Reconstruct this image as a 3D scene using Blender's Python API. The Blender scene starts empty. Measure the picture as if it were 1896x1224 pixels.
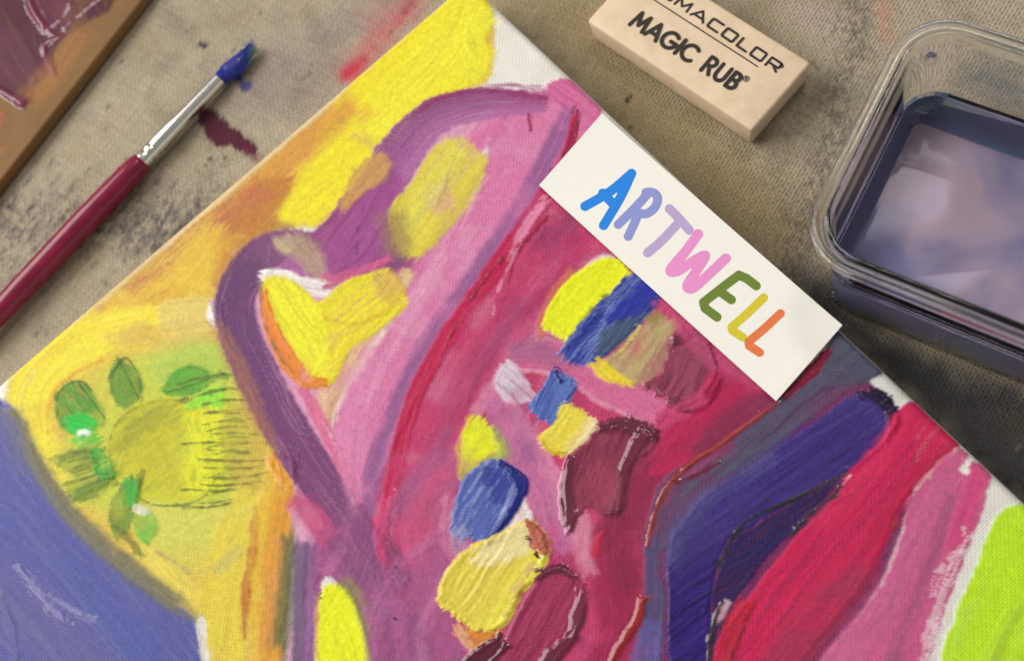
import bpy, bmesh, math, random
import numpy as np
from mathutils import Matrix, Vector

random.seed(7); rng = np.random.default_rng(7)
scene = bpy.context.scene
COL = scene.collection
MM = 0.001

# ------------------------------------------------------------------ camera
# hand-held, about 29 cm above the table, looking down 21 degrees off the vertical
PW, PH, FPX = 1896, 1224, 2200.0
TH, RHO, HC = math.radians(21), math.radians(-34), 293.93
r0 = np.array([1.0, 0, 0]); u0 = np.array([0, math.cos(TH), math.sin(TH)]); f0 = np.array([0, math.sin(TH), -math.cos(TH)])
RIGHT = math.cos(RHO)*r0 + math.sin(RHO)*u0
UP = -math.sin(RHO)*r0 + math.cos(RHO)*u0
cam_data = bpy.data.cameras.new('camera'); cam = bpy.data.objects.new('camera', cam_data); COL.objects.link(cam)
cam.matrix_world = Matrix(((RIGHT[0], UP[0], -f0[0], 0), (RIGHT[1], UP[1], -f0[1], 0), (RIGHT[2], UP[2], -f0[2], HC*MM), (0, 0, 0, 1)))
cam_data.sensor_width = 36; cam_data.lens = 36*FPX/PW
cam_data.clip_start = 0.01; cam_data.clip_end = 20
cam_data.dof.use_dof = True; cam_data.dof.aperture_fstop = 12.0
scene.camera = cam

def unproject(p, z=0.0):
    """place on the horizontal plane z (mm) -> (x, y) in mm"""
    d = RIGHT*(p[0]-PW/2)/FPX + UP*(-(p[1]-PH/2))/FPX + f0
    return np.array([d[0], d[1]])/-d[2]*(HC-z)
def project(x, y, z):
    q = np.stack([x, y, np.zeros_like(x)+z-HC], -1)
    w = q@f0
    return PW/2+FPX*(q@RIGHT)/w, PH/2-FPX*(q@UP)/w
_f = unproject((1000, 640), 16)
cam_data.dof.focus_distance = float(np.array([_f[0], _f[1], 16-HC])@f0)*MM

# ------------------------------------------------------------------ light: a bright window to one side, soft room light
world = bpy.data.worlds.new('World'); scene.world = world; world.use_nodes = True
bg = world.node_tree.nodes['Background']; bg.inputs[0].default_value = (1.0, 0.97, 0.93, 1); bg.inputs[1].default_value = 0.29
def area(name, img_dir, dist, elev, size, power, col):
    d = RIGHT*img_dir[0] + UP*img_dir[1]; d = np.array([d[0], d[1], 0]); d /= np.linalg.norm(d)
    tgt = np.array([0.02, 0.12, 0.01])
    p = tgt + dist*(d*math.cos(math.radians(elev)) + np.array([0, 0, math.sin(math.radians(elev))]))
    l = bpy.data.lights.new(name, 'AREA'); l.shape = 'RECTANGLE'; l.size, l.size_y = size; l.energy = power; l.color = col
    o = bpy.data.objects.new(name, l); COL.objects.link(o); o.location = p
    o.rotation_euler = (Vector(tgt)-Vector(p)).to_track_quat('-Z', 'Y').to_euler()
area('window_light', (-0.95, 0.25), 1.3, 42, (1.0, 0.8), 17.5, (1.0, 0.97, 0.93))
area('glint_light', (0.35, 0.9), 1.6, 62, (0.3, 0.2), 3.5, (1.0, 0.95, 0.88))  # small overhead light added for white glints on rim and gel paint

vs = scene.view_settings; vs.view_transform = 'Standard'; vs.look = 'None'; vs.exposure = 0.0; vs.gamma = 1.0; vs.use_curve_mapping = False
cy = scene.cycles
scene.render.engine = 'CYCLES'
cy.use_denoising = True
try: cy.denoiser = 'OPENIMAGEDENOISE'
except Exception: pass
cy.max_bounces = 14; cy.transmission_bounces = 12; cy.transparent_max_bounces = 16; cy.glossy_bounces = 6; cy.diffuse_bounces = 4
cy.caustics_refractive = True; cy.caustics_reflective = False; cy.sample_clamp_indirect = 6.0; cy.blur_glossy = 0.1

# ------------------------------------------------------------------ helpers
def lin(c):
    c = np.asarray(c, float)/255.0
    return np.where(c <= 0.04045, c/12.92, ((c+0.055)/1.055)**2.4)
def L4(c): return tuple(float(v) for v in lin(c)) + (1.0,)

TABLES = np.random.default_rng(5).random((32, 256, 256))
def value_noise(x, y, seed):
    r = TABLES[seed % 32]; x = x+(seed*37.7) % 211; y = y+(seed*53.3) % 199
    xi = np.floor(x).astype(int); yi = np.floor(y).astype(int); fx = x-xi; fy = y-yi
    fx = fx*fx*(3-2*fx); fy = fy*fy*(3-2*fy)
    a = r[xi % 256, yi % 256]; b = r[(xi+1) % 256, yi % 256]; c = r[xi % 256, (yi+1) % 256]; d = r[(xi+1) % 256, (yi+1) % 256]
    return (a*(1-fx)+b*fx)*(1-fy)+(c*(1-fx)+d*fx)*fy
def fbm(x, y, seed, oct=3):
    s = 0; a = 1; t = 0
    for k in range(oct):
        s = s + a*value_noise(x*2**k+17*k, y*2**k+5*k, seed+k); t += a; a *= 0.55
    return s/t*2-1
def sstep(a, b, x):
    t = np.clip((x-a)/(b-a+1e-9), 0, 1); return t*t*(3-2*t)
def catmull(P, closed=False, n=6):
    P = np.asarray(P, float)
    if len(P) < 3: 
        t = np.linspace(0, 1, n+1)[:, None]; return P[0]*(1-t)+P[-1]*t
    if closed: Q = np.vstack([P[-1], P, P[0], P[1]])
    else: Q = np.vstack([2*P[0]-P[1], P, 2*P[-1]-P[-2]])
    out = []
    for i in range(1, len(Q)-2):
        for t in np.linspace(0, 1, n, endpoint=False):
            a, b, c, d = Q[i-1], Q[i], Q[i+1], Q[i+2]
            out.append(0.5*((2*b)+(c-a)*t+(2*a-5*b+4*c-d)*t*t+(3*b-a-3*c+d)*t**3))
    if not closed: out.append(P[-1])
    return np.array(out)
def poly_sd(x, y, P):
    """signed distance, positive inside"""
    d2 = np.full(x.shape, 1e18); ins = np.zeros(x.shape, bool); n = len(P)
    for i in range(n):
        ax, ay = P[i]; bx, by = P[(i+1) % n]; ex, ey = bx-ax, by-ay; L = ex*ex+ey*ey+1e-12
        t = np.clip(((x-ax)*ex+(y-ay)*ey)/L, 0, 1)
        d2 = np.minimum(d2, (x-ax-t*ex)**2+(y-ay-t*ey)**2)
        c = ((ay > y) != (by > y)); 
        with np.errstate(divide='ignore', invalid='ignore'):
            ins ^= c & (x < (bx-ax)*(y-ay)/(by-ay+1e-12)+ax)
    d = np.sqrt(d2); return np.where(ins, d, -d)
def path_uv(x, y, P, W, flat=0.0):
    """distance inside a stroke of varying width, arc length and signed side; flat > 0 gives blunt bristle ends"""
    best = np.full(x.shape, -1e9); u = np.zeros(x.shape); v = np.zeros(x.shape)
    s = 0.0; last = len(P)-2
    for i in range(len(P)-1):
        ax, ay = P[i]; ex, ey = P[i+1]-P[i]; L2 = ex*ex+ey*ey+1e-9; L = math.sqrt(L2)
        tr = ((x-ax)*ex+(y-ay)*ey)/L2; t = np.clip(tr, 0, 1)
        dx, dy = x-ax-t*ex, y-ay-t*ey; d = np.hypot(dx, dy); w = (W[i]*(1-t)+W[i+1]*t)/2
        cr = (ex*(y-ay)-ey*(x-ax))/L
        sd = w-d
        if flat:
            over = np.zeros(x.shape)
            if i == 0: over = np.where(tr < 0, -tr*L, over)
            if i == last: over = np.where(tr > 1, (tr-1)*L, over)
            sd = np.where(over > 0, np.minimum(w-np.abs(cr), flat*w-over), sd)
        m = sd > best
        best = np.where(m, sd, best); u = np.where(m, s+t*L, u); v = np.where(m, np.where(flat > 0, np.clip(cr/np.maximum(w, .5), -1.3, 1.3), np.sign(cr)*d/np.maximum(w, .5)), v)
        s += L
    return best, u, v, s

def link(name, me, mat=None, parent=None):
    o = bpy.data.objects.new(name, me); COL.objects.link(o)
    if mat and hasattr(me, 'materials'): me.materials.append(mat)
    if parent: o.parent = parent
    return o
def mesh_np(name, V, F, smooth=True):
    me = bpy.data.meshes.new(name); V = np.asarray(V, np.float32); F = np.asarray(F, np.int32); k = F.shape[1]
    me.vertices.add(len(V)); me.vertices.foreach_set('co', V.ravel())
    me.loops.add(F.size); me.loops.foreach_set('vertex_index', F.ravel())
    me.polygons.add(len(F)); me.polygons.foreach_set('loop_start', np.arange(0, F.size, k, dtype=np.int32))
    me.update(calc_edges=True)
    me.polygons.foreach_set('use_smooth', np.full(len(F), smooth)); 
    return me
def set_col(me, C, al=None):
    a = me.color_attributes.new('pigment', 'FLOAT_COLOR', 'POINT')
    a.data.foreach_set('color', np.concatenate([C, np.ones((len(C), 1)) if al is None else al[:, None]], 1).astype(np.float32).ravel())
def thing(name, label, cat, loc=(0, 0, 0), group=None):
    o = bpy.data.objects.new(name, None); COL.objects.link(o); o.location = loc; o.empty_display_size = 0.02
    tag(o, label, cat, group); return o
def tag(o, label, cat, group=None):
    o['label'] = label; o['category'] = cat
    if group: o['group'] = group
def bm_mesh(bm, name, smooth=True):
    me = bpy.data.meshes.new(name); bm.to_mesh(me); bm.free()
    for p in me.polygons: p.use_smooth = smooth
    return me
def rounded_box(x0, x1, y0, y1, z0, z1, r, seg=3):
    bm = bmesh.new(); bmesh.ops.create_cube(bm, size=1)
    for v in bm.verts: v.co = ((x0+x1)/2+v.co.x*(x1-x0), (y0+y1)/2+v.co.y*(y1-y0), (z0+z1)/2+v.co.z*(z1-z0))
    bmesh.ops.bevel(bm, geom=bm.edges[:], offset=r, segments=seg, affect='EDGES', profile=0.5)
    return bm

# ------------------------------------------------------------------ materials
def new_mat(name):
    m = bpy.data.materials.new(name); m.use_nodes = True; nt = m.node_tree
    return m, nt, nt.nodes['Principled BSDF']
def nd(nt, typ, **kw):
    n = nt.nodes.new(typ)
    for k, v in kw.items():
        if k == 'op': n.operation = v
        else: setattr(n, k, v)
    return n
def math_(nt, op, a, b=None):
    n = nd(nt, 'ShaderNodeMath', op=op)
    for i, q in enumerate((a, b)):
        if q is None: continue
        if isinstance(q, (int, float)): n.inputs[i].default_value = q
        else: nt.links.new(q, n.inputs[i])
    return n.outputs[0]
def weave_height(nt, pitch, angle=0.0, wobble=0.25, wob_scale=120.0):
    """plain weave: over-under thread crowns, in object space (metres)"""
    tc = nd(nt, 'ShaderNodeTexCoord'); mp = nd(nt, 'ShaderNodeMapping'); mp.inputs['Rotation'].default_value = (0, 0, angle)
    nt.links.new(tc.outputs['Object'], mp.inputs[0])
    nz = nd(nt, 'ShaderNodeTexNoise'); nz.inputs['Scale'].default_value = wob_scale; nz.inputs['Detail'].default_value = 2
    nt.links.new(mp.outputs[0], nz.inputs['Vector'])
    sx = nd(nt, 'ShaderNodeSeparateXYZ'); nt.links.new(mp.outputs[0], sx.inputs[0])
    wob = math_(nt, 'MULTIPLY', nz.outputs[0], wobble*6.283*2)
    u = math_(nt, 'ADD', math_(nt, 'MULTIPLY', sx.outputs[0], math.pi/(pitch*MM)), wob)
    v = math_(nt, 'ADD', math_(nt, 'MULTIPLY', sx.outputs[1], math.pi/(pitch*MM)), wob)
    su, sv = math_(nt, 'SINE', u), math_(nt, 'SINE', v)
    cell = math_(nt, 'MULTIPLY', su, sv)
    au, av = math_(nt, 'ABSOLUTE', su), math_(nt, 'ABSOLUTE', sv)
    h = math_(nt, 'ADD', math_(nt, 'MULTIPLY', au, av), math_(nt, 'MULTIPLY', cell, 0.35))
    return h, mp.outputs[0]
def bump(nt, h, strength, dist, prev=None):
    b = nd(nt, 'ShaderNodeBump'); b.inputs['Strength'].default_value = strength; b.inputs['Distance'].default_value = dist*MM
    nt.links.new(h, b.inputs['Height'])
    if prev is not None: nt.links.new(prev, b.inputs['Normal'])
    return b.outputs[0]

def paint_material(name, rough, weave, coat=0.0):
    m, nt, bs = new_mat(name)
    at = nd(nt, 'ShaderNodeAttribute', attribute_name='pigment')
    h, vec = weave_height(nt, 0.62, 0.0, 0.1, 60)
    nz = nd(nt, 'ShaderNodeTexNoise'); nz.inputs['Scale'].default_value = 900; nz.inputs['Detail'].default_value = 3
    nt.links.new(vec, nz.inputs['Vector'])
    # slight pigment unevenness on the thread crowns
    mx = nd(nt, 'ShaderNodeHueSaturation'); nt.links.new(at.outputs['Color'], mx.inputs['Color'])
    mr = nd(nt, 'ShaderNodeMapRange'); mr.inputs['From Min'].default_value = 0.25; mr.inputs['From Max'].default_value = 0.75; mr.inputs['To Min'].default_value = 0.86; mr.inputs['To Max'].default_value = 1.1
    nt.links.new(nz.outputs[0], mr.inputs[0]); nt.links.new(mr.outputs[0], mx.inputs['Value'])
    nt.links.new(mx.outputs[0], bs.inputs['Base Color'])
    h = math_(nt, 'MULTIPLY', h, at.outputs['Alpha']); b1 = bump(nt, h, weave, 0.12); b2 = bump(nt, nz.outputs[0], 0.25 if coat < .3 else 0.04, 0.12, b1)
    nt.links.new(b2, bs.inputs['Normal'])
    bs.inputs['Roughness'].default_value = rough; bs.inputs['Specular IOR Level'].default_value = 0.2
    bs.inputs['Coat Weight'].default_value = coat; bs.inputs['Coat Roughness'].default_value = 0.12
    return m
PAINT = paint_material('acrylic_paint', 0.48, 0.65)
THICK = paint_material('thick_acrylic_paint', 0.38, 0.35, 0.15)
GLOSS = paint_material('glossy_gel_paint', 0.2, 0.04, 0.5)

def plain(name, rgb, rough=0.5, noise=0.06, nscale=400, metal=0.0, bumpd=0.0, coat=0.0, spec=0.5):
    m, nt, bs = new_mat(name)
    tc = nd(nt, 'ShaderNodeTexCoord'); nz = nd(nt, 'ShaderNodeTexNoise'); nz.inputs['Scale'].default_value = nscale; nz.inputs['Detail'].default_value = 4
    nt.links.new(tc.outputs['Object'], nz.inputs['Vector'])
    hs = nd(nt, 'ShaderNodeHueSaturation'); hs.inputs['Color'].default_value = L4(rgb)
    mr = nd(nt, 'ShaderNodeMapRange'); mr.inputs['To Min'].default_value = 1-noise*2; mr.inputs['To Max'].default_value = 1+noise*2
    nt.links.new(nz.outputs[0], mr.inputs[0]); nt.links.new(mr.outputs[0], hs.inputs['Value']); nt.links.new(hs.outputs[0], bs.inputs['Base Color'])
    bs.inputs['Roughness'].default_value = rough; bs.inputs['Metallic'].default_value = metal; bs.inputs['Coat Weight'].default_value = coat
    bs.inputs['Specular IOR Level'].default_value = spec
    if bumpd: nt.links.new(bump(nt, nz.outputs[0], 0.6, bumpd), bs.inputs['Normal'])
    return m

# ------------------------------------------------------------------ the drop cloth on the table
def axis(lo, hi, step, far):
    c = np.arange(lo, hi+step, step); e = np.geomspace(step*2, far, 14)
    return np.concatenate([lo-e[::-1], c, c[-1]+e])
gx = axis(-210, 215, 0.85, 420); gy = axis(-70, 350, 0.85, 420)
X, Y = np.meshgrid(gx, gy, indexing='ij')
PXg, PYg = project(np.clip(X, -260, 260), np.clip(Y, -110, 420), 0.0)
Cc = np.ones(X.shape+(3,))*lin((178, 165, 142))
def cmix(mask, rgb):
    global Cc
    m = np.clip(mask, 0, 1)[..., None]; Cc = Cc*(1-m)+lin(rgb)*m
n1 = fbm(X/38, Y/38, 11, 4); n2 = fbm(X/9, Y/9, 21, 4); n3 = fbm(X/2.2, Y/2.2, 31, 2)
cmix(0.45*sstep(0.0, 0.5, n1), (158, 146, 122)); cmix(0.35*sstep(0.1, 0.6, -n1), (188, 174, 150))
cmix(0.34*sstep(0.12, 0.6, n2), (128, 117, 104))
n5 = fbm(X/24+3, Y/24+9, 27, 4); cmix(0.4*sstep(0.22, 0.5, n5)*(0.5+0.5*n3), (112, 104, 104)); cmix(0.3*sstep(0.2, 0.5, -n5), (166, 146, 112))
def blob_path(pts, w, soft, rgb, a, rough=10, tex=0.0, seed=1, nsc=20):
    P = catmull(pts, n=5); Wd = np.full(len(P), float(w))
    b = w+soft+60
    mk = (PXg > P[:, 0].min()-b) & (PXg < P[:, 0].max()+b) & (PYg > P[:, 1].min()-b) & (PYg < P[:, 1].max()+b)
    x, y = PXg[mk], PYg[mk]
    sd, u, v, s = path_uv(x, y, P, Wd)
    e = sd+rough*fbm(x/nsc, y/nsc, seed, 3)
    m = sstep(-soft, soft, e)*a
    if tex: m = m*sstep(-tex, 0.5, fbm(x/5, y/5, seed+5, 2)+0.25*fbm(x/40, y/40, seed+8, 2))
    full = np.zeros(X.shape); full[mk] = m; cmix(full, rgb)
def blob_poly(pts, soft, rgb, a, rough=6, seed=1, nsc=12):
    P = catmull(pts, True, 4); b = soft+40
    mk = (PXg > P[:, 0].min()-b) & (PXg < P[:, 0].max()+b) & (PYg > P[:, 1].min()-b) & (PYg < P[:, 1].max()+b)
    x, y = PXg[mk], PYg[mk]; e = poly_sd(x, y, P)+rough*fbm(x/nsc, y/nsc, seed, 3)
    full = np.zeros(X.shape); full[mk] = sstep(-soft, soft, e)*a; cmix(full, rgb)
# olive-brown cloth round the eraser, charcoal smears and the dark corner, stained and with shadow painted in
blob_path([(960, -60), (1100, 80), (1250, 250), (1420, 420)], 150, 90, (148, 129, 90), 0.75, 30, seed=41, nsc=60)
blob_path([(1250, 20), (1400, 20), (1600, -60)], 60, 60, (140, 122, 92), 0.5, 20, seed=42, nsc=40)
blob_path([(1470, 10), (1540, 40)], 60, 30, (186, 168, 158), 0.6, 20, seed=43)
blob_path([(1640, -10), (1640, 60)], 26, 22, (196, 134, 118), 0.55, 12, seed=44)
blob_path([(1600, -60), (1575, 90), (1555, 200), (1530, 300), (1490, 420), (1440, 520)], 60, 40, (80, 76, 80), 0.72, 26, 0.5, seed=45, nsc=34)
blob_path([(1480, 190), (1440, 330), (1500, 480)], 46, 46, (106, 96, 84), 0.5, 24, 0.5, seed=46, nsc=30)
blob_path([(1820, 140), (1960, 190)], 80, 50, (70, 92, 94), 0.6, 24, seed=47, nsc=30)
blob_path([(1780, 300), (1800, 420)], 160, 80, (110, 98, 88), 0.5, 24, seed=47, nsc=30)
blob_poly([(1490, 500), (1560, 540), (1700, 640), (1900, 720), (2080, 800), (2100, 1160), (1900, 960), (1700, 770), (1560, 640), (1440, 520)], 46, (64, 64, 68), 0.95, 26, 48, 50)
blob_path([(1880, 780), (1960, 830)], 40, 40, (86, 80, 58), 0.5, 20, seed=49)
# purple and blue haze on the left
blob_path([(480, 150), (530, 110)], 90, 60, (120, 100, 122), 0.42, 24, seed=50, nsc=40)
blob_path([(600, 60), (650, 30)], 50, 40, (128, 112, 124), 0.4, 20, seed=51, nsc=40)
blob_path([(560, 180), (610, 120)], 60, 50, (132, 112, 110), 0.4, 20, seed=52, nsc=40)
blob_path([(-60, 400), (60, 385), (170, 400), (300, 440), (360, 400)], 75, 60, (64, 64, 82), 0.6, 26, 0.25, seed=53, nsc=40)
blob_path([(250, 440), (330, 420), (390, 350)], 50, 46, (64, 62, 74), 0.55, 22, 0.2, seed=54, nsc=30)
blob_path([(40, 440), (-40, 470)], 90, 60, (72, 70, 88), 0.6, 22, 0.2, seed=55, nsc=30)
blob_path([(430, 20), (330, 60), (220, 130)], 40, 60, (138, 124, 104), 0.4, 20, seed=56, nsc=40)
for k in range(330):
    bx_, by_ = (rng.normal(190, 150), rng.normal(425, 45)) if k % 3 else (rng.normal(330, 50), rng.normal(430, 40))
    w_ = unproject((bx_, by_)); an_ = math.radians(24+rng.normal(0, 6)+(90 if k % 4 == 0 else 0)); dx_, dy_ = X-w_[0], Y-w_[1]
    i0, i1 = np.searchsorted(gx, (w_[0]-4, w_[0]+4)); j0, j1 = np.searchsorted(gy, (w_[1]-4, w_[1]+4)); sl = (slice(i0, i1), slice(j0, j1))
    la, lp = dx_[sl]*math.cos(an_)+dy_[sl]*math.sin(an_), -dx_[sl]*math.sin(an_)+dy_[sl]*math.cos(an_)
    mk_ = (rng.uniform(.2, .6)*np.exp(-(la/rng.uniform(.8, 2.2))**2-(lp/.55)**2))[..., None]; Cc[sl] = Cc[sl]*(1-mk_)+lin((50, 49, 66))*mk_
# paint splashes
blob_path([(650, 128), (680, 95), (720, 50), (760, 10)], 34, 34, (202, 70, 98), 0.65, 20, seed=60, nsc=18)
blob_path([(643, 135), (668, 110)], 22, 14, (202, 36, 76), 0.85, 9, seed=61)
blob_path([(748, 18), (765, 0)], 14, 10, (150, 40, 66), 0.7, 6, seed=62)
blob_path([(690, 30), (760, -30)], 60, 30, (176, 110, 116), 0.35, 14, seed=63)
blob_poly([(364, 206), (378, 196), (398, 205), (425, 228), (452, 250), (470, 268), (476, 290), (452, 284), (428, 270), (400, 268), (378, 245)], 3, (82, 28, 52), 0.95, 7, 64, 9)
blob_path([(455, 275), (480, 300)], 10, 12, (120, 50, 70), 0.6, 6, seed=65)
for (x, y, r, c, a) in ((375, 82, 7, (60, 52, 86), .9), (452, 158, 11, (62, 72, 132), .85), (440, 140, 7, (40, 44, 130), .8), (462, 82, 12, (50, 70, 120), .5),
                        (388, 292, 4, (70, 40, 60), .8), (415, 290, 3, (70, 40, 60), .8), (380, 305, 2.5, (70, 40, 60), .8), (1160, 184, 4, (30, 26, 22), .95), (1166, 176, 3, (30, 26, 22), .95),
                        (1166, 235, 5, (84, 76, 60), .8), (562, 142, 3, (80, 74, 90), .7), (480, 22, 3, (90, 84, 90), .7), (14, 380, 3, (30, 30, 44), .8), (125, 388, 3, (30, 30, 40), .8), (1885, 828, 3, (150, 140, 120), .8)):
    blob_path([(x-1, y), (x+1, y)], r*2, 3, c, a, r*.6, seed=int(x), nsc=6)
for k in range(170):                                        # loose specks of dried paint in the weave
    x, y = rng.uniform(-150, 180), rng.uniform(-40, 320); d = np.hypot(X-x, Y-y)
    cmix(0.7*sstep(1.0, 0.2, d/rng.uniform(.5, 1.3)), (84, 76, 72) if k % 3 else (96, 92, 116))
Zc = 0.6*fbm(X/60, Y/60, 71, 2)+0.16*fbm(X/14, Y/14, 72, 2)-0.75
for (q0, q1, wd_, am) in (((300, 20), (640, 330), 3.2, .5), ((1200, 330), (1560, 120), 4.0, .55), ((20, 480), (420, 300), 3.0, .4), ((1700, 860), (1500, 500), 3.0, .5), ((960, 40), (1080, -20), 3.0, .4)):
    A_, B_ = unproject(q0), unproject(q1); d_ = (B_-A_)/np.linalg.norm(B_-A_); al_ = (X-A_[0])*d_[0]+(Y-A_[1])*d_[1]; pe_ = -(X-A_[0])*d_[1]+(Y-A_[1])*d_[0]+2.5*np.sin(al_/17)
    Zc = Zc+am*np.exp(-(pe_/wd_)**2)*sstep(-25, 10, al_)*sstep(np.linalg.norm(B_-A_)+25, np.linalg.norm(B_-A_)-10, al_)
nx, ny = X.shape
idx = np.arange(nx*ny).reshape(nx, ny)
F = np.stack([idx[:-1, :-1], idx[1:, :-1], idx[1:, 1:], idx[:-1, 1:]], -1).reshape(-1, 4)
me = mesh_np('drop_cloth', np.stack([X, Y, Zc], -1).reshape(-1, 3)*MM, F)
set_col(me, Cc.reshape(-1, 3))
m, nt, bs = new_mat('woven_cotton')
at = nd(nt, 'ShaderNodeAttribute', attribute_name='pigment')
h, vec = weave_height(nt, 0.95, math.radians(-24), 0.2, 45)
def slub(rot, scale):
    mp = nd(nt, 'ShaderNodeMapping'); mp.inputs['Scale'].default_value = scale; nt.links.new(vec, mp.inputs[0])
    q = nd(nt, 'ShaderNodeTexNoise'); q.inputs['Scale'].default_value = 1.0; q.inputs['Detail'].default_value = 3; nt.links.new(mp.outputs[0], q.inputs['Vector']); return q.outputs[0]
s1, s2 = slub(0, (120, 950, 1)), slub(0, (950, 120, 1))
sm = math_(nt, 'ADD', math_(nt, 'MULTIPLY', s1, 0.5), math_(nt, 'MULTIPLY', s2, 0.5))
fz = nd(nt, 'ShaderNodeTexNoise'); fz.inputs['Scale'].default_value = 1500; fz.inputs['Detail'].default_value = 2; nt.links.new(vec, fz.inputs['Vector'])
sm2 = math_(nt, 'ADD', sm, math_(nt, 'MULTIPLY', math_(nt, 'SUBTRACT', fz.outputs[0], 0.5), 0.5))
mr = nd(nt, 'ShaderNodeMapRange'); mr.inputs['From Min'].default_value = 0.25; mr.inputs['From Max'].default_value = 0.75; mr.inputs['To Min'].default_value = 0.74; mr.inputs['To Max'].default_value = 1.2
nt.links.new(sm2, mr.inputs[0])
hs = nd(nt, 'ShaderNodeHueSaturation'); nt.links.new(at.outputs['Color'], hs.inputs['Color']); nt.links.new(mr.outputs[0], hs.inputs['Value']); nt.links.new(hs.outputs[0], bs.inputs['Base Color'])
b1 = bump(nt, h, 0.75, 0.26); b2 = bump(nt, fz.outputs[0], 0.4, 0.2, b1); nt.links.new(b2, bs.inputs['Normal'])
bs.inputs['Roughness'].default_value = 0.95; bs.inputs['Specular IOR Level'].default_value = 0.1
cloth = link('drop_cloth', me, m); cloth['kind'] = 'structure'; cloth['label'] = 'tan woven drop cloth stained with paint under everything'

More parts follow.
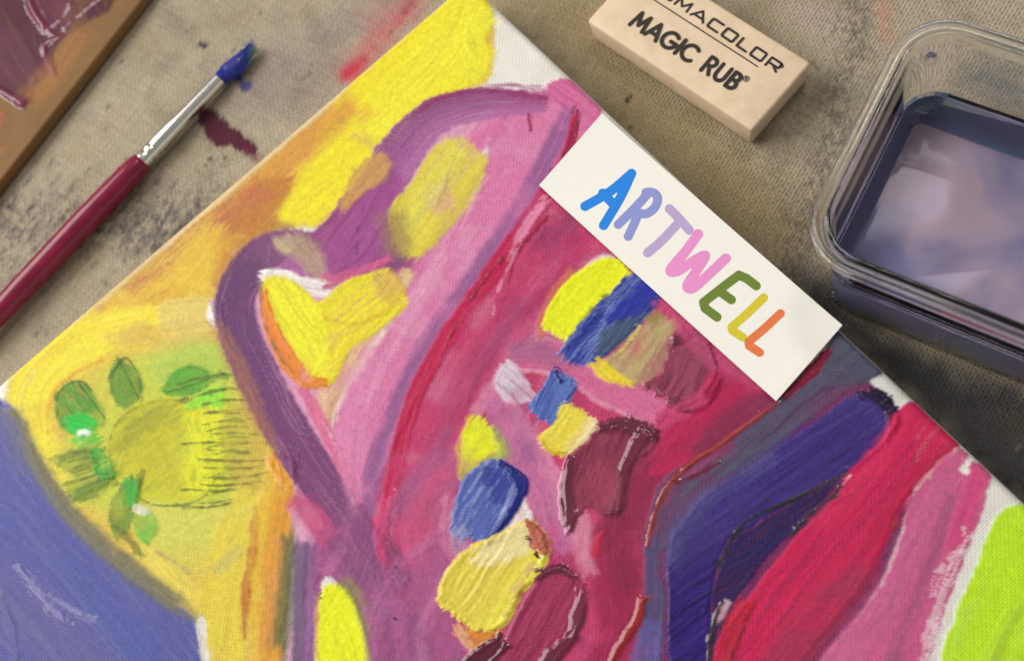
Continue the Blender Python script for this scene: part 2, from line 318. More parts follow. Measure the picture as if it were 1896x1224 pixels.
# ------------------------------------------------------------------ painter: lays strokes of paint with real thickness on a flat support
class Support:
    def __init__(s, root, origin, ang, xr, yr, ztop, step, rgb, zbase=0.0):
        s.root = root; s.o = np.array(origin, float); s.z = ztop; s.zb = zbase
        c, q = math.cos(ang), math.sin(ang); s.ax = np.array([c, q]); s.ay = np.array([-q, c])
        x = np.arange(xr[0], xr[1]+1e-6, step); y = np.arange(yr[0], yr[1]+1e-6, step)
        s.X, s.Y = np.meshgrid(x, y, indexing='ij')
        wx = s.o[0]+s.X*s.ax[0]+s.Y*s.ay[0]; wy = s.o[1]+s.X*s.ax[1]+s.Y*s.ay[1]
        s.px, s.py = project(wx, wy, ztop)
        s.C = np.ones(s.X.shape+(3,))*lin(rgb); s.H = np.zeros(s.X.shape)+0.01; s.n = 0; s.zo = np.zeros(s.X.shape)
    def bevel(s, CW, CH, r):
        d = np.minimum(np.minimum(s.X, CW-s.X), np.minimum(-s.Y, CH+s.Y)); q = np.clip(r-d, 0, r); s.zo = -(r-np.sqrt(np.maximum(r*r-q*q, 0)))
    def local(s, p):
        w = unproject(p, s.z)-s.o; return np.array([w@s.ax, w@s.ay])
    def win(s, x0, y0, x1, y1, pad):
        mk = (s.px > x0-pad) & (s.px < x1+pad) & (s.py > y0-pad) & (s.py < y1+pad)
        i = np.where(mk.any(1))[0]; j = np.where(mk.any(0))[0]
        if len(i) == 0 or len(j) == 0: return None
        return slice(max(i[0]-1, 0), i[-1]+2), slice(max(j[0]-1, 0), j[-1]+2)
    def lay(s, w, sd, u, v, vn, T, col, col2=None, a=1.0, soft=5, rough=5, streak=0.5, su=110., sv=7., dry=0.0, dry_end=0.0, h=0.10, ridge=0.10, rw=7.,
            side=None, mat=None, name='brush_stroke', label=None, tex=0.0, sag=0.25, grow=1.0, op=False):
        s.n += 1; sd_ = 100+s.n*13
        x, y = s.px[w], s.py[w]
        v = v+5.0*fbm(x/46, y/46, sd_+11, 2); sv = sv*(1+0.35*math.sin(s.n*1.7))
        st = fbm(u/su, v/sv, sd_, 3); fine = fbm(u/(su*.6), v/(sv*.35), sd_+3, 2)
        e = sd+rough*fbm(x/13, y/13, sd_+5, 3)+rough*0.6*fbm(x/45, y/45, sd_+6, 2)
        t = np.clip(u/max(T, 1e-6), 0, 1)
        end = np.minimum(t, 1-t)*T
        e = e+np.where(end < 30, rough*2.2*fine*(1-end/30.), 0)
        if mat is None and grow > .5: soft = soft*1.5
        e = e+(soft*0.5+1.5)*grow
        al = sstep(0, soft, e)*a; ah = sstep(0, max(soft, 10.0), e)
        wh = 1-sstep(.45, .7, s.C[w].min(-1))
        if mat is None and grow > .5 and not op: al = al*(1-0.42*wh*sstep(0.05, 0.5, fbm(x/70+7, y/70+3, sd_+7, 3)))
        if mat is None: al = al*(1-0.3*streak*(.35+.65*wh)*sstep(0.12, 0.6, fine*0.7+st*0.6+0.1))
        if dry: al = al*sstep(dry-0.25, dry+0.15, fine*0.8+st*.4+0.5)
        if dry_end: al = al*sstep(0, 0.25, fine*0.5+0.5+1.0-(sstep(1-dry_end, 1.0, t)*1.45))
        # colour stops along the stroke
        if isinstance(col, list):
            ts = [q[0] for q in col]; cs = np.array([lin(q[1]) for q in col])
            base = np.stack([np.interp(t, ts, cs[:, k]) for k in range(3)], -1)
        else: base = np.ones(t.shape+(3,))*lin(col)
        c2 = base*0.62+0.02 if col2 is None else np.ones(t.shape+(3,))*lin(col2)
        k = np.clip(st*1.7*streak+fine*0.8*streak, -1, 1)
        c = base*(1-np.clip(k, 0, 1)[..., None])+c2*np.clip(k, 0, 1)[..., None]
        lt = np.clip(-k, 0, 1)[..., None]*0.17; c = c*(1-lt)+(c*1.25+0.05)*lt
        if side:                                           # (rgb, from, to) across the stroke, -1..1
            for sc, f0_, f1_ in (side if isinstance(side, list) else [side]):
                ms = sstep(f0_, f1_, vn)
                ms = np.clip(ms+0.25*fine*(ms > .02)*(ms < .98), 0, 1)[..., None]; c = c*(1-ms)+lin(sc)*ms
        under = s.C[w]
        A = al[..., None]; Cn = under*(1-A)+np.clip(c, 0, 1)*A
        inm = al > 0.025
        cell = inm[:-1, :-1] | inm[1:, :-1] | inm[1:, 1:] | inm[:-1, 1:]
        if not cell.any(): return None
        vm = np.zeros(inm.shape, bool); vm[:-1, :-1] |= cell; vm[1:, :-1] |= cell; vm[1:, 1:] |= cell; vm[:-1, 1:] |= cell
        Hn = s.H[w]*(1-sag*np.clip(al, 0, 1)*(0.3 if h < .15 else 1)*0.4)+0.008
        Hn = np.maximum(Hn, s.H[w]*0.75+0.008)
        gm = sstep(-.35, .35, fbm(x/38+5, y/38, sd_+12, 2)); rel = h*(1+(0.3+.35*gm)*st+(0.1+.55*gm)*fine)+ridge*np.exp(-((e-rw)/(rw*.75))**2)*(0.75+0.5*fbm(x/22, y/22, sd_+9, 2))
        if tex: rel = rel+tex*fbm(x/9, y/9, sd_+10, 3)
        Hn = np.maximum(Hn+np.minimum(al, ah)*np.maximum(rel, 0), s.H[w]+0.008)
        H2 = np.where(vm, Hn, s.H[w])
        ids = -np.ones(inm.shape, int); ids[vm] = np.arange(vm.sum())
        F = np.stack([ids[:-1, :-1][cell], ids[1:, :-1][cell], ids[1:, 1:][cell], ids[:-1, 1:][cell]], -1)
        V = np.stack([s.X[w][vm], s.Y[w][vm], (s.z-s.zb)+H2[vm]+s.zo[w][vm]], -1)*MM
        me = mesh_np(name, V, F); set_col(me, Cn[vm], np.exp(-np.maximum(H2[vm]-.12, 0)/.16))
        ob = link(name, me, mat or PAINT, s.root)
        if label: ob['label'] = label
        C2 = s.C[w]; C2[vm] = Cn[vm]; s.C[w] = C2; s.H[w] = H2
        return ob
    def brush(s, pts, wid, col, **kw):
        P = catmull(pts, n=4)
        wid = np.atleast_1d(np.array(wid, float))
        W = np.interp(np.linspace(0, 1, len(P)), np.linspace(0, 1, len(wid)), wid) if len(wid) > 1 else np.full(len(P), wid[0])
        b = W.max()/2+14
        w = s.win(P[:, 0].min(), P[:, 1].min(), P[:, 0].max(), P[:, 1].max(), b)
        if w is None: return
        sd, u, v, T = path_uv(s.px[w], s.py[w], P, W, kw.pop('flat', .4) if W.max() > 13 else 0.0)
        kw.setdefault('grow', 1.0 if W.max() > 13 else 0.4)
        hw = np.interp(u, np.linspace(0, T, len(W)), W)/2
        return s.lay(w, sd, u, v*hw, v, T, col, **kw)
    def patch(s, pts, ang, col, sharp=False, **kw):
        P = np.array(pts, float) if sharp else catmull(pts, True, 4)
        w = s.win(P[:, 0].min(), P[:, 1].min(), P[:, 0].max(), P[:, 1].max(), 16)
        if w is None: return
        a = math.radians(ang); dx, dy = math.cos(a), math.sin(a)
        U = P[:, 0]*dx+P[:, 1]*dy; Vv = -P[:, 0]*dy+P[:, 1]*dx
        u = s.px[w]*dx+s.py[w]*dy-U.min(); v = -s.px[w]*dy+s.py[w]*dx; v = (v-(Vv.min()+Vv.max())/2)
        sc = (Vv.max()-Vv.min())/2
        return s.lay(w, poly_sd(s.px[w], s.py[w], P), u, v, v/sc, U.max()-U.min(), col, **kw)

# ------------------------------------------------------------------ the painted canvas
ZT = 16.0
A1 = math.radians(-81.9); e1 = np.array([math.cos(A1), math.sin(A1)]); e2 = np.array([math.cos(A1-math.pi/2), math.sin(A1-math.pi/2)])
pl, pr = unproject((485, 288), ZT), unproject((1405, 467), ZT)
M2 = np.array([e2, -e1]).T; tt = np.linalg.solve(M2, pr-pl); corner = pl+tt[0]*e2
CW, CH = 305.0, 229.0
painting = thing('painting', 'bright abstract acrylic painting in pink, purple and yellow on stretched canvas', 'painting', (corner[0]*MM, corner[1]*MM, 0))
painting.rotation_euler = (0, 0, A1)
m, nt, bs = new_mat('primed_canvas')
h, vec = weave_height(nt, 0.62, 0.0, 0.1, 60)
nz = nd(nt, 'ShaderNodeTexNoise'); nz.inputs['Scale'].default_value = 140; nz.inputs['Detail'].default_value = 4; nt.links.new(vec, nz.inputs['Vector'])
cr = nd(nt, 'ShaderNodeValToRGB'); cr.color_ramp.elements[0].position = 0.3; cr.color_ramp.elements[0].color = L4((226, 222, 212)); cr.color_ramp.elements[1].position = 0.7; cr.color_ramp.elements[1].color = L4((240, 238, 231))
nt.links.new(nz.outputs[0], cr.inputs[0]); nt.links.new(cr.outputs[0], bs.inputs['Base Color']); nt.links.new(bump(nt, h, 0.8, 0.1), bs.inputs['Normal']); bs.inputs['Roughness'].default_value = 0.8
CANVAS_MAT = m
bm = rounded_box(0, CW*MM, -CH*MM, 0, 0, ZT*MM, 2.4*MM, 6)
link('canvas', bm_mesh(bm, 'canvas'), CANVAS_MAT, painting)
S = Support(painting, corner, A1, (0.5, 236.0), (-CH+0.5, -0.5), ZT, 0.37, (238, 236, 229)); S.bevel(CW, CH, 2.4)

Y = (240, 228, 42); YN = (234, 240, 28); PK = (216, 122, 168); RO = (198, 64, 112); CRI = (186, 28, 78); MA = (112, 34, 62)
b, p = S.brush, S.patch

# --- yellow and orange field along the left edge
p([(890, -25), (790, 32), (640, 160), (490, 292), (300, 455), (170, 572), (105, 622), (22, 700), (22, 775), (60, 850), (130, 950), (240, 1050), (350, 1140), (385, 1150), (390, 1240), (385, 1420), (480, 1420), (540, 1000), (545, 860), (500, 780), (405, 570), (420, 480), (520, 425), (600, 415), (660, 370), (720, 280), (800, 190), (900, 150), (915, 80), (908, 5)],
  -42, (226, 196, 82), soft=9, streak=.4, col2=(214, 164, 66), h=.05, ridge=.02, sv=9)
p([(900, -30), (906, 10), (896, 72), (914, 96), (902, 135), (872, 160), (790, 190), (742, 225), (716, 284), (648, 370), (602, 414), (545, 414), (503, 388), (520, 350), (580, 290), (600, 235), (640, 166), (790, 30), (850, -25)],
  -42, Y, col2=(232, 206, 44), soft=16, rough=8, streak=.5, h=.08, ridge=.06, op=True)
b([(880, -10), (830, 90), (745, 190), (700, 235)], [60, 90, 70], (243, 234, 60), a=.7, soft=26, h=.08, streak=.6)
b([(905, 30), (880, 60), (890, 110), (872, 140)], [36, 30], (238, 232, 60), soft=8, h=.12, ridge=.14, su=40)
b([(650, 195), (560, 270), (480, 345), (420, 400)], [46, 60, 66, 50], (216, 148, 66), a=.85, soft=30, rough=9, h=.05, ridge=0)
p([(478, 340), (545, 325), (526, 372), (508, 398), (540, 424), (470, 462), (424, 520), (402, 566), (394, 490), (398, 430), (430, 388)], -50, (194, 122, 56), col2=(170, 120, 56), a=.95, soft=14, rough=7, h=.06, side=((172, 140, 66), .1, .9))
b([(474, 352), (400, 414), (330, 476), (255, 542)], [34, 46, 50, 40], (190, 112, 78), col2=(168, 88, 84), a=.8, soft=22, rough=10, dry=.25, streak=.8)
b([(398, 436), (350, 510), (275, 568), (200, 590)], [60, 84, 74, 50], (230, 192, 66), a=.85, soft=26, rough=10, col2=(218, 172, 60))
b([(180, 566), (250, 572), (330, 540)], [22, 34, 30], (218, 168, 62), a=.7, soft=12)
b([(300, 600), (190, 622), (105, 672), (58, 742), (78, 850), (135, 930)], [70, 80, 92, 88, 70, 44], (240, 226, 66), col2=(228, 196, 62), soft=18, rough=8, h=.07, ridge=.05)
b([(200, 660), (120, 704), (88, 762), (92, 826)], [7, 10, 9, 5], (222, 156, 52), a=.65, soft=5)
b([(60, 690), (38, 745), (62, 840)], [12, 9, 8], (224, 208, 120), a=.6, soft=5)
p([(304, 562), (398, 556), (416, 622), (398, 640), (322, 640), (300, 610)], -8, (228, 206, 116), a=.8, soft=7, rough=4)
b([(212, 640), (268, 620), (320, 652)], [36, 46, 30], (214, 176, 86), a=.75, soft=16)
b([(330, 650), (420, 640), (452, 700)], [40, 40, 30], (204, 176, 90), a=.7, soft=18)
b([(640, 160), (490, 292), (300, 456), (180, 562)], [10, 15, 14, 10], (220, 196, 152), a=.9, soft=5, rough=3, col2=(200, 160, 104), h=.05)
# white bit of bare ground left between, lilac touch
p([(384, 585), (396, 556), (400, 600), (402, 612)], 60, (240, 236, 234), soft=4, rough=2)
b([(404, 560), (424, 630)], [26, 20], (176, 124, 170), a=.85, soft=7)
# --- green flower
p([(170, 700), (290, 655), (420, 650), (446, 720), (450, 860), (420, 960), (330, 990), (250, 960), (150, 930), (110, 860), (140, 790)], -30, (194, 210, 72), a=.85, soft=40, rough=10, col2=(176, 190, 60))
b([(290, 690), (380, 665), (420, 690)], [50, 64, 50], (176, 206, 88), a=.7, soft=24)
p([(280, 930), (370, 940), (450, 930), (470, 960), (420, 1010), (370, 1060), (320, 1060), (262, 1000)], 20, (212, 208, 92), col2=(192, 204, 72), soft=20, rough=8)
b([(265, 1020), (320, 1080), (360, 1110)], [30, 40, 26], (232, 214, 90), soft=14)
b([(290, 1020), (350, 1060)], [10, 8], (196, 160, 110), a=.6, soft=7)
p([(205, 820), (225, 765), (285, 742), (350, 742), (412, 748), (416, 880), (372, 925), (310, 932), (238, 905), (206, 868)], -35, (198, 194, 36), col2=(156, 156, 32), soft=12, rough=7, h=.06, streak=1.2, su=30, sv=9, a=.88, side=((204, 202, 44), .0, 1.0))
p([(350, 770), (385, 752), (414, 748), (414, 890), (395, 905), (352, 912), (340, 860), (352, 820)], 80, (226, 228, 36), col2=(196, 206, 40), soft=16, rough=9, a=.85, streak=1.0, su=30, sv=8)
p([(258, 800), (300, 770), (336, 800), (330, 880), (272, 894), (240, 850)], 60, (202, 196, 34), a=.6, soft=24)
b([(226, 830), (262, 786), (310, 764)], [30, 40, 30], (150, 152, 36), a=.6, soft=20, streak=1.1, su=30)
b([(212, 884), (203, 820), (232, 768), (300, 742), (360, 746)], [4, 5, 5, 4], (128, 134, 40), a=.75, soft=4, rough=3)
b([(224, 900), (290, 936), (370, 926), (408, 876)], [4, 5, 5], (132, 138, 44), a=.75, soft=4, rough=3)
def leaf(pts, ang, rgb, rgb2, vein, **kw):
    p(pts, ang, rgb, col2=rgb2, soft=7, rough=5, h=.08, ridge=.06, streak=1.1, a=.92, su=40, sv=6, **kw)
    b(vein, [4, 3], tuple(int(c*.62) for c in rgb), a=.7, soft=3, rough=2)
leaf([(104, 752), (112, 724), (134, 709), (156, 711), (176, 738), (196, 770), (188, 790), (162, 800), (136, 802), (114, 790)], 50, (62, 146, 42), (42, 108, 34), [(150, 715), (196, 776)])
p([(120, 776), (150, 766), (178, 782), (170, 800), (140, 804), (126, 794)], 10, (34, 190, 56), col2=(70, 214, 90), soft=6, rough=4, h=.1)
b([(128, 736), (150, 760)], [16, 12], (120, 176, 70), a=.6, soft=7)
b([(226, 700), (240, 726)], [14, 12], (150, 182, 70), a=.6, soft=7)
p([(148, 800), (170, 800), (158, 812), (150, 816)], 0, (232, 240, 226), soft=4, rough=2)
leaf([(219, 662), (238, 674), (258, 692), (264, 716), (252, 746), (234, 758), (214, 742), (204, 722), (206, 694)], 70, (92, 144, 42), (58, 108, 34), [(222, 668), (262, 748)])
b([(206, 700), (220, 676), (236, 664), (258, 700), (262, 740)], [3, 4, 4, 4, 3], (74, 110, 38), a=.8, soft=3, rough=3)
b([(106, 770), (108, 730), (134, 708), (160, 712), (186, 752)], [3, 4, 4, 4, 3], (60, 104, 36), a=.75, soft=3, rough=3)
b([(304, 726), (318, 696), (350, 680), (386, 690)], [3, 4, 4, 3], (70, 112, 38), a=.8, soft=3, rough=3)
b([(222, 664), (206, 710), (222, 752)], [3, 4, 3], (70, 104, 38), a=.7, soft=3)
leaf([(304, 728), (310, 702), (334, 684), (362, 680), (396, 694), (420, 698), (392, 708), (376, 722), (346, 734)], 10, (84, 164, 46), (62, 128, 38), [(306, 728), (350, 716), (400, 696)])
b([(340, 742), (380, 718), (412, 692)], [4, 4, 3], (84, 120, 42), a=.8, soft=3)
p([(346, 756), (380, 724), (414, 722), (412, 754), (380, 752)], 70, (150, 226, 56), col2=(120, 206, 60), soft=7, rough=4)
p([(102, 852), (150, 832), (196, 850), (206, 884), (180, 918), (138, 930), (120, 900), (140, 884)], -20, (142, 156, 52), col2=(100, 128, 40), soft=7, rough=8, dry=.2, streak=1.0)
b([(110, 850), (160, 836), (190, 826)], [12, 16, 10], (118, 134, 48), a=.8, soft=5)
b([(140, 916), (190, 890), (214, 872)], [14, 18, 14], (104, 136, 42), a=.85, soft=6)
b([(184, 840), (190, 862), (200, 884)], [30, 34, 16], (42, 168, 54), soft=6, h=.12, col2=(90, 200, 60))
b([(150, 826), (180, 812)], [14, 18], (70, 190, 60), a=.9, soft=6)
p([(236, 890), (256, 884), (262, 906), (254, 940), (238, 972), (222, 1000), (204, 984), (202, 948), (218, 916)], 70, (118, 148, 46), col2=(82, 120, 40), soft=6, rough=5, streak=.9)
b([(246, 896), (244, 930)], [26, 20], (54, 172, 52), a=.9, soft=8)
p([(252, 954), (278, 948), (290, 968), (286, 992), (270, 1008), (254, 990)], 60, (96, 180, 58), col2=(110, 150, 56), soft=6, rough=4)
b([(212, 972), (246, 1006), (262, 1030)], [10, 14, 8], (96, 110, 40), a=.75, soft=5)
p([(250, 936), (268, 940), (276, 952), (252, 950)], 0, (226, 226, 196), soft=4, rough=2)
b([(264, 872), (258, 912), (246, 940)], [4, 5, 3], (110, 112, 36), a=.8, soft=3)
for k, (y0, y1, x0, x1, bow) in enumerate([(712, 700, 330, 470, 16), (738, 722, 350, 452, 10), (752, 742, 380, 476, 8), (768, 760, 372, 492, 7), (788, 778, 378, 470, 8), (806, 806, 384, 488, 5), (822, 822, 340, 500, 3), (834, 838, 384, 486, -4), (850, 852, 370, 502, -6), (866, 862, 380, 492, -8), (884, 876, 352, 500, -9), (898, 890, 372, 486, -9), (906, 894, 340, 494, -14), (932, 914, 318, 470, -12), (940, 922, 336, 466, -12), (934, 936, 270, 360, -4)]):
    b([(x0, y0), ((x0+x1)/2+8*math.sin(k*2.1), (y0+y1)/2-bow*.7), (x1, y1)], [2.2, 4.0, 2.2], (92, 100, 38), a=.8, soft=3, rough=3.5, h=.03, ridge=0, name='drawn_line')
for k in range(14):
    x0 = 392+9*math.sin(k*3.3); y0 = 726+14.5*k; x1 = 440+26*abs(math.sin(k*1.7)); b([(x0, y0+4*math.cos(k)), ((x0+x1)/2, y0-5+3*math.sin(k*2.2)), (x1, y0-3)], [2, 3.2, 2], (106, 112, 46), a=.7, soft=3, rough=3.5, h=.03, ridge=0, name='drawn_line')
for k in range(7):
    b([(118+9*k, 846+11*k), (150+9*k, 838+10*k), (176+7*k, 842+9*k)], [2, 4, 2], (84, 104, 36), a=.6, soft=3, rough=4, h=.03, ridge=0, name='drawn_line')
b([(342, 940), (400, 930), (462, 914)], [10, 12, 6], (116, 140, 52), a=.5, soft=6, dry=.4)
p([(416, 760), (486, 775), (496, 860), (480, 910), (418, 890)], 5, (176, 156, 60), a=.4, soft=14)
# --- ochre column under the flower
b([(470, 930), (428, 1040), (412, 1140), (414, 1260), (416, 1400)], [70, 88, 84, 80, 80], (228, 208, 70), col2=(212, 188, 64), soft=12, rough=6, h=.08)
b([(400, 1060), (440, 1020)], [26, 20], (196, 190, 110), a=.6, soft=12)
b([(522, 850), (516, 940), (500, 1060), (496, 1160), (500, 1300), (500, 1400)], [50, 74, 76, 66, 60, 60], (222, 158, 48), col2=(204, 118, 42), soft=7, rough=5, h=.12, ridge=.12, streak=.9, side=[((228, 186, 60), .1, .7), ((126, 118, 62), -.55, -1.0)])
b([(474, 940), (468, 1010), (456, 1090), (452, 1180)], [8, 14, 12, 8], (186, 104, 42), a=.85, soft=6)
b([(520, 1010), (506, 1110), (500, 1200)], [24, 34, 28], (214, 148, 76), a=.7, soft=14)
p([(495, 850), (518, 840), (545, 856), (548, 892), (536, 904), (512, 890)], 70, (222, 160, 44), col2=(198, 112, 40), soft=5, rough=4, h=.22, ridge=.22, mat=THICK)
b([(536, 1000), (536, 1080), (524, 1190)], [28, 40, 36], (110, 106, 64), a=.9, soft=14, op=True)
# --- periwinkle field at the lower left
p([(-80, 740), (16, 752), (46, 800), (74, 866), (126, 948), (196, 1020), (286, 1098), (352, 1140), (366, 1166), (378, 1260), (380, 1430), (-260, 1430), (-300, 900)], 52, (92, 92, 160), col2=(74, 82, 150), soft=7, rough=4, streak=.8, su=260, sv=16, h=.12, ridge=.05)
b([(-40, 900), (60, 980), (160, 1070), (280, 1180), (330, 1300)], [120, 110, 110, 90, 90], (78, 86, 162), col2=(104, 98, 164), a=.7, soft=40, su=240, sv=10, rough=10)
b([(-60, 1050), (60, 1150), (190, 1270)], [90, 110, 100], (104, 98, 152), col2=(82, 84, 148), a=.75, soft=36, su=200, sv=9)
b([(180, 1120), (250, 1210), (290, 1330)], [40, 50, 60], (80, 96, 168), a=.6, soft=26)
b([(24, 764), (66, 856), (124, 946), (214, 1034), (322, 1118), (368, 1150)], [30, 34, 38, 40, 38, 20], (122, 118, 86), col2=(104, 102, 102), soft=12, rough=4, h=.1, ridge=.05, side=((98, 98, 128), .3, 1.0))
b([(0, 760), (20, 800), (40, 870)], [26, 30, 20], (98, 98, 134), a=.8, soft=14)
b([(38, 1050), (62, 1086), (98, 1130), (128, 1158)], [6, 14, 18, 8], (112, 108, 164), col2=(168, 162, 196), a=.9, soft=6, h=.3, ridge=.1, mat=THICK)  # pale lilac streaks: the ridge's highlight painted into its colour
b([(90, 1100), (150, 1140), (180, 1146)], [5, 7, 4], (116, 114, 168), a=.9, soft=4, h=.2, mat=THICK)
b([(0, 1110), (18, 1150), (30, 1230)], [10, 14, 12], (100, 96, 154), soft=7, h=.22, ridge=.08)
b([(130, 1170), (180, 1180), (230, 1230)], [5, 6, 4], (92, 92, 160), soft=5, h=.15)
p([(365, 1160), (380, 1150), (386, 1250), (386, 1330), (378, 1330), (376, 1230)], 85, (236, 234, 228), soft=4, rough=3, h=.02, ridge=0)
# thin underpainting that ties the strokes together
p([(1100, 200), (1050, 150), (1000, 168), (900, 205), (780, 240), (700, 330), (600, 440), (500, 450), (430, 520), (420, 580), (470, 720), (530, 850), (562, 1000), (556, 1430), (1000, 1430), (1000, 900), (1100, 500), (1000, 350)], -56, (220, 158, 190), col2=(206, 130, 170), soft=10, rough=4, h=.03, ridge=0, su=200, sv=12)
p([(1010, 350), (1240, 560), (1440, 745), (1520, 690), (1600, 700), (1662, 760), (1690, 750), (1690, 900), (1620, 1100), (1500, 1260), (1480, 1430), (900, 1430), (900, 700)], -50, (120, 40, 92), col2=(86, 36, 90), soft=6, rough=4, h=.03, ridge=0, su=200, sv=12)
# --- pink ground and the broad pink sweep
p([(1102, 182), (1046, 146), (1000, 172), (930, 200), (880, 230), (830, 330), (770, 430), (720, 500), (640, 620), (596, 790), (636, 880), (660, 940), (690, 910), (760, 770), (850, 610), (960, 450), (1070, 300), (1106, 236), (1110, 205)], -56, PK, col2=(206, 104, 156), soft=7, rough=4, streak=.5, su=220, sv=9, h=.08, ridge=.05)
p([(1040, 148), (1078, 150), (1104, 184), (1108, 222), (1080, 240), (1040, 196), (1000, 178)], 40, (212, 108, 158), col2=(190, 72, 124), soft=6, rough=5, h=.12, ridge=.1)
p([(905, 255), (884, 300), (896, 300), (906, 278)], -60, (242, 238, 240), soft=5, rough=3, h=.03)
p([(868, 262), (905, 230), (940, 215), (912, 262), (880, 290)], -45, (214, 116, 164), soft=10, a=.9)
# purple ribbon
b([(1004, 192), (930, 190), (858, 198), (794, 222), (742, 284), (690, 366), (640, 436), (585, 474), (515, 470)], [34, 54, 60, 66, 78, 88, 92, 88, 70], [(0, (168, 80, 130)), (.3, (146, 78, 132)), (.6, (154, 84, 146)), (.8, (150, 70, 126)), (1, (132, 66, 116))], col2=(128, 62, 116), soft=6, rough=5, streak=.7, su=150, sv=5, h=.12, ridge=.10, side=((172, 104, 158), .5, -.9), op=True)
b([(1012, 184), (950, 174), (880, 168), (810, 184), (756, 220)], [7, 10, 12, 10, 6], (148, 52, 104), a=.85, soft=5, h=.14)
for k in range(6):
    b([(880+12*k, 164-2*k), (940+8*k, 154+2*k), (1000+5*k, 160+4*k)], [3, 4, 2.5], (176, 106, 146), a=.6, soft=3, rough=3, h=.04, dry=.4)
b([(980, 214), (984, 240)], [7, 2], (158, 40, 86), soft=3, h=.15)
b([(670, 250), (720, 320), (640, 432), (600, 430)], [10, 20, 30, 20], (168, 88, 144), a=.5, soft=16)
b([(612, 440), (660, 400), (720, 420), (740, 470), (690, 502), (620, 500)], [34, 60, 66, 60, 40, 30], (150, 62, 122), col2=(128, 58, 108), a=.85, soft=18, rough=9, streak=.8)
p([(606, 440), (655, 376), (712, 322), (748, 340), (728, 400), (722, 440), (748, 482), (704, 506), (622, 512), (598, 476)], -60, (158, 76, 138), col2=(132, 64, 118), soft=10, rough=5, side=((122, 66, 116), .1, 1.0), streak=.6, op=True)
b([(690, 340), (664, 420), (660, 470)], [3, 4, 3], (92, 48, 92), a=.6, soft=3)
p([(634, 372), (660, 312), (700, 282), (722, 302), (712, 334), (672, 356), (644, 384)], -52, (204, 158, 76), col2=(188, 132, 72), a=.85, soft=8, rough=5)
# pale yellow bar on the right of the ribbon
p([(808, 272), (846, 256), (884, 278), (900, 300), (880, 370), (834, 420), (786, 470), (752, 474), (722, 420), (732, 378), (760, 340)], -54, (222, 206, 72), col2=(206, 194, 86), soft=8, rough=5, streak=.8, h=.1, ridge=.08, side=((206, 186, 62), .3, 1.0))
b([(846, 280), (800, 350), (752, 420)], [26, 34, 30], (230, 224, 84), a=.7, soft=16, dry=.2)
b([(728, 404), (736, 450), (748, 470)], [46, 50, 20], (150, 120, 82), a=.75, soft=22)
b([(842, 296), (820, 350), (802, 400)], [5, 8, 5], (214, 190, 110), a=.7, soft=4)
# dark purple arm down to the left
b([(560, 436), (500, 462), (456, 508), (436, 566), (452, 640), (496, 734), (552, 830), (604, 906), (652, 980), (720, 1050)], [30, 62, 74, 70, 74, 78, 80, 82, 70, 60], [(0, (150, 90, 130)), (.16, (104, 62, 106)), (.4, (106, 60, 112)), (.65, (120, 62, 112)), (1, (136, 72, 122))], col2=(126, 70, 122), soft=6, rough=4, streak=.6, su=190, sv=5, h=.13, ridge=.09, op=True)
b([(402, 596), (432, 660), (474, 760), (510, 836)], [20, 34, 30, 14], (170, 112, 76), a=.6, soft=14, rough=6)
p([(512, 448), (556, 436), (592, 462), (606, 506), (612, 536), (586, 524), (556, 484), (530, 470)], 60, (178, 152, 124), col2=(150, 120, 104), a=.85, soft=14, rough=5, side=((206, 190, 140), .0, .8))
# pink wedge right of the arm, peach strip
p([(560, 720), (600, 700), (640, 660), (700, 600), (760, 520), (750, 500), (700, 560), (640, 600), (610, 640), (590, 680)], -52, (222, 184, 142), soft=8, rough=4)
b([(720, 570), (660, 650), (612, 740), (606, 790)], [40, 52, 44, 20], (224, 188, 140), a=.9, soft=10, rough=5, dry=.15, side=((236, 214, 206), -.4, -1))
b([(556, 716), (588, 770), (616, 830), (650, 900)], [16, 24, 20, 8], (214, 110, 150), soft=6)
b([(600, 780), (626, 830), (640, 860)], [4, 6, 3], (232, 190, 206), a=.6, soft=4)
# yellow heart
p([(486, 504), (522, 500), (566, 516), (610, 526), (600, 552), (500, 540), (492, 530)], 10, (240, 232, 232), soft=6, rough=5, h=.03)
b([(606, 520), (660, 508), (720, 480)], [14, 16, 10], (208, 92, 140), soft=5)
p([(490, 520), (524, 516), (556, 530), (592, 560), (630, 528), (690, 506), (722, 500), (752, 548), (746, 574), (690, 620), (650, 646), (624, 700), (600, 716), (570, 690), (524, 620), (496, 570)], -38, (232, 218, 40), col2=(222, 196, 40), soft=5, rough=3, streak=.6, h=.14, ridge=.12, su=90, op=True)
p([(496, 524), (530, 520), (566, 548), (598, 580), (606, 640), (600, 690), (570, 676), (530, 620), (502, 566)], 58, (240, 236, 44), soft=12, h=.06)
b([(600, 590), (660, 600), (740, 566)], [6, 10, 7], (214, 178, 40), a=.6, soft=6)
p([(690, 520), (722, 502), (746, 536), (738, 560), (712, 556)], 50, (214, 172, 88), a=.8, soft=10)
b([(488, 540), (500, 600), (530, 660), (566, 704), (604, 710)], [10, 24, 34, 26, 14], (230, 136, 44), col2=(206, 112, 40), soft=4, rough=3, h=.16, ridge=.14)
b([(484, 530), (486, 590), (512, 650), (540, 690)], [6, 7, 6, 4], (142, 112, 62), a=.8, soft=4)
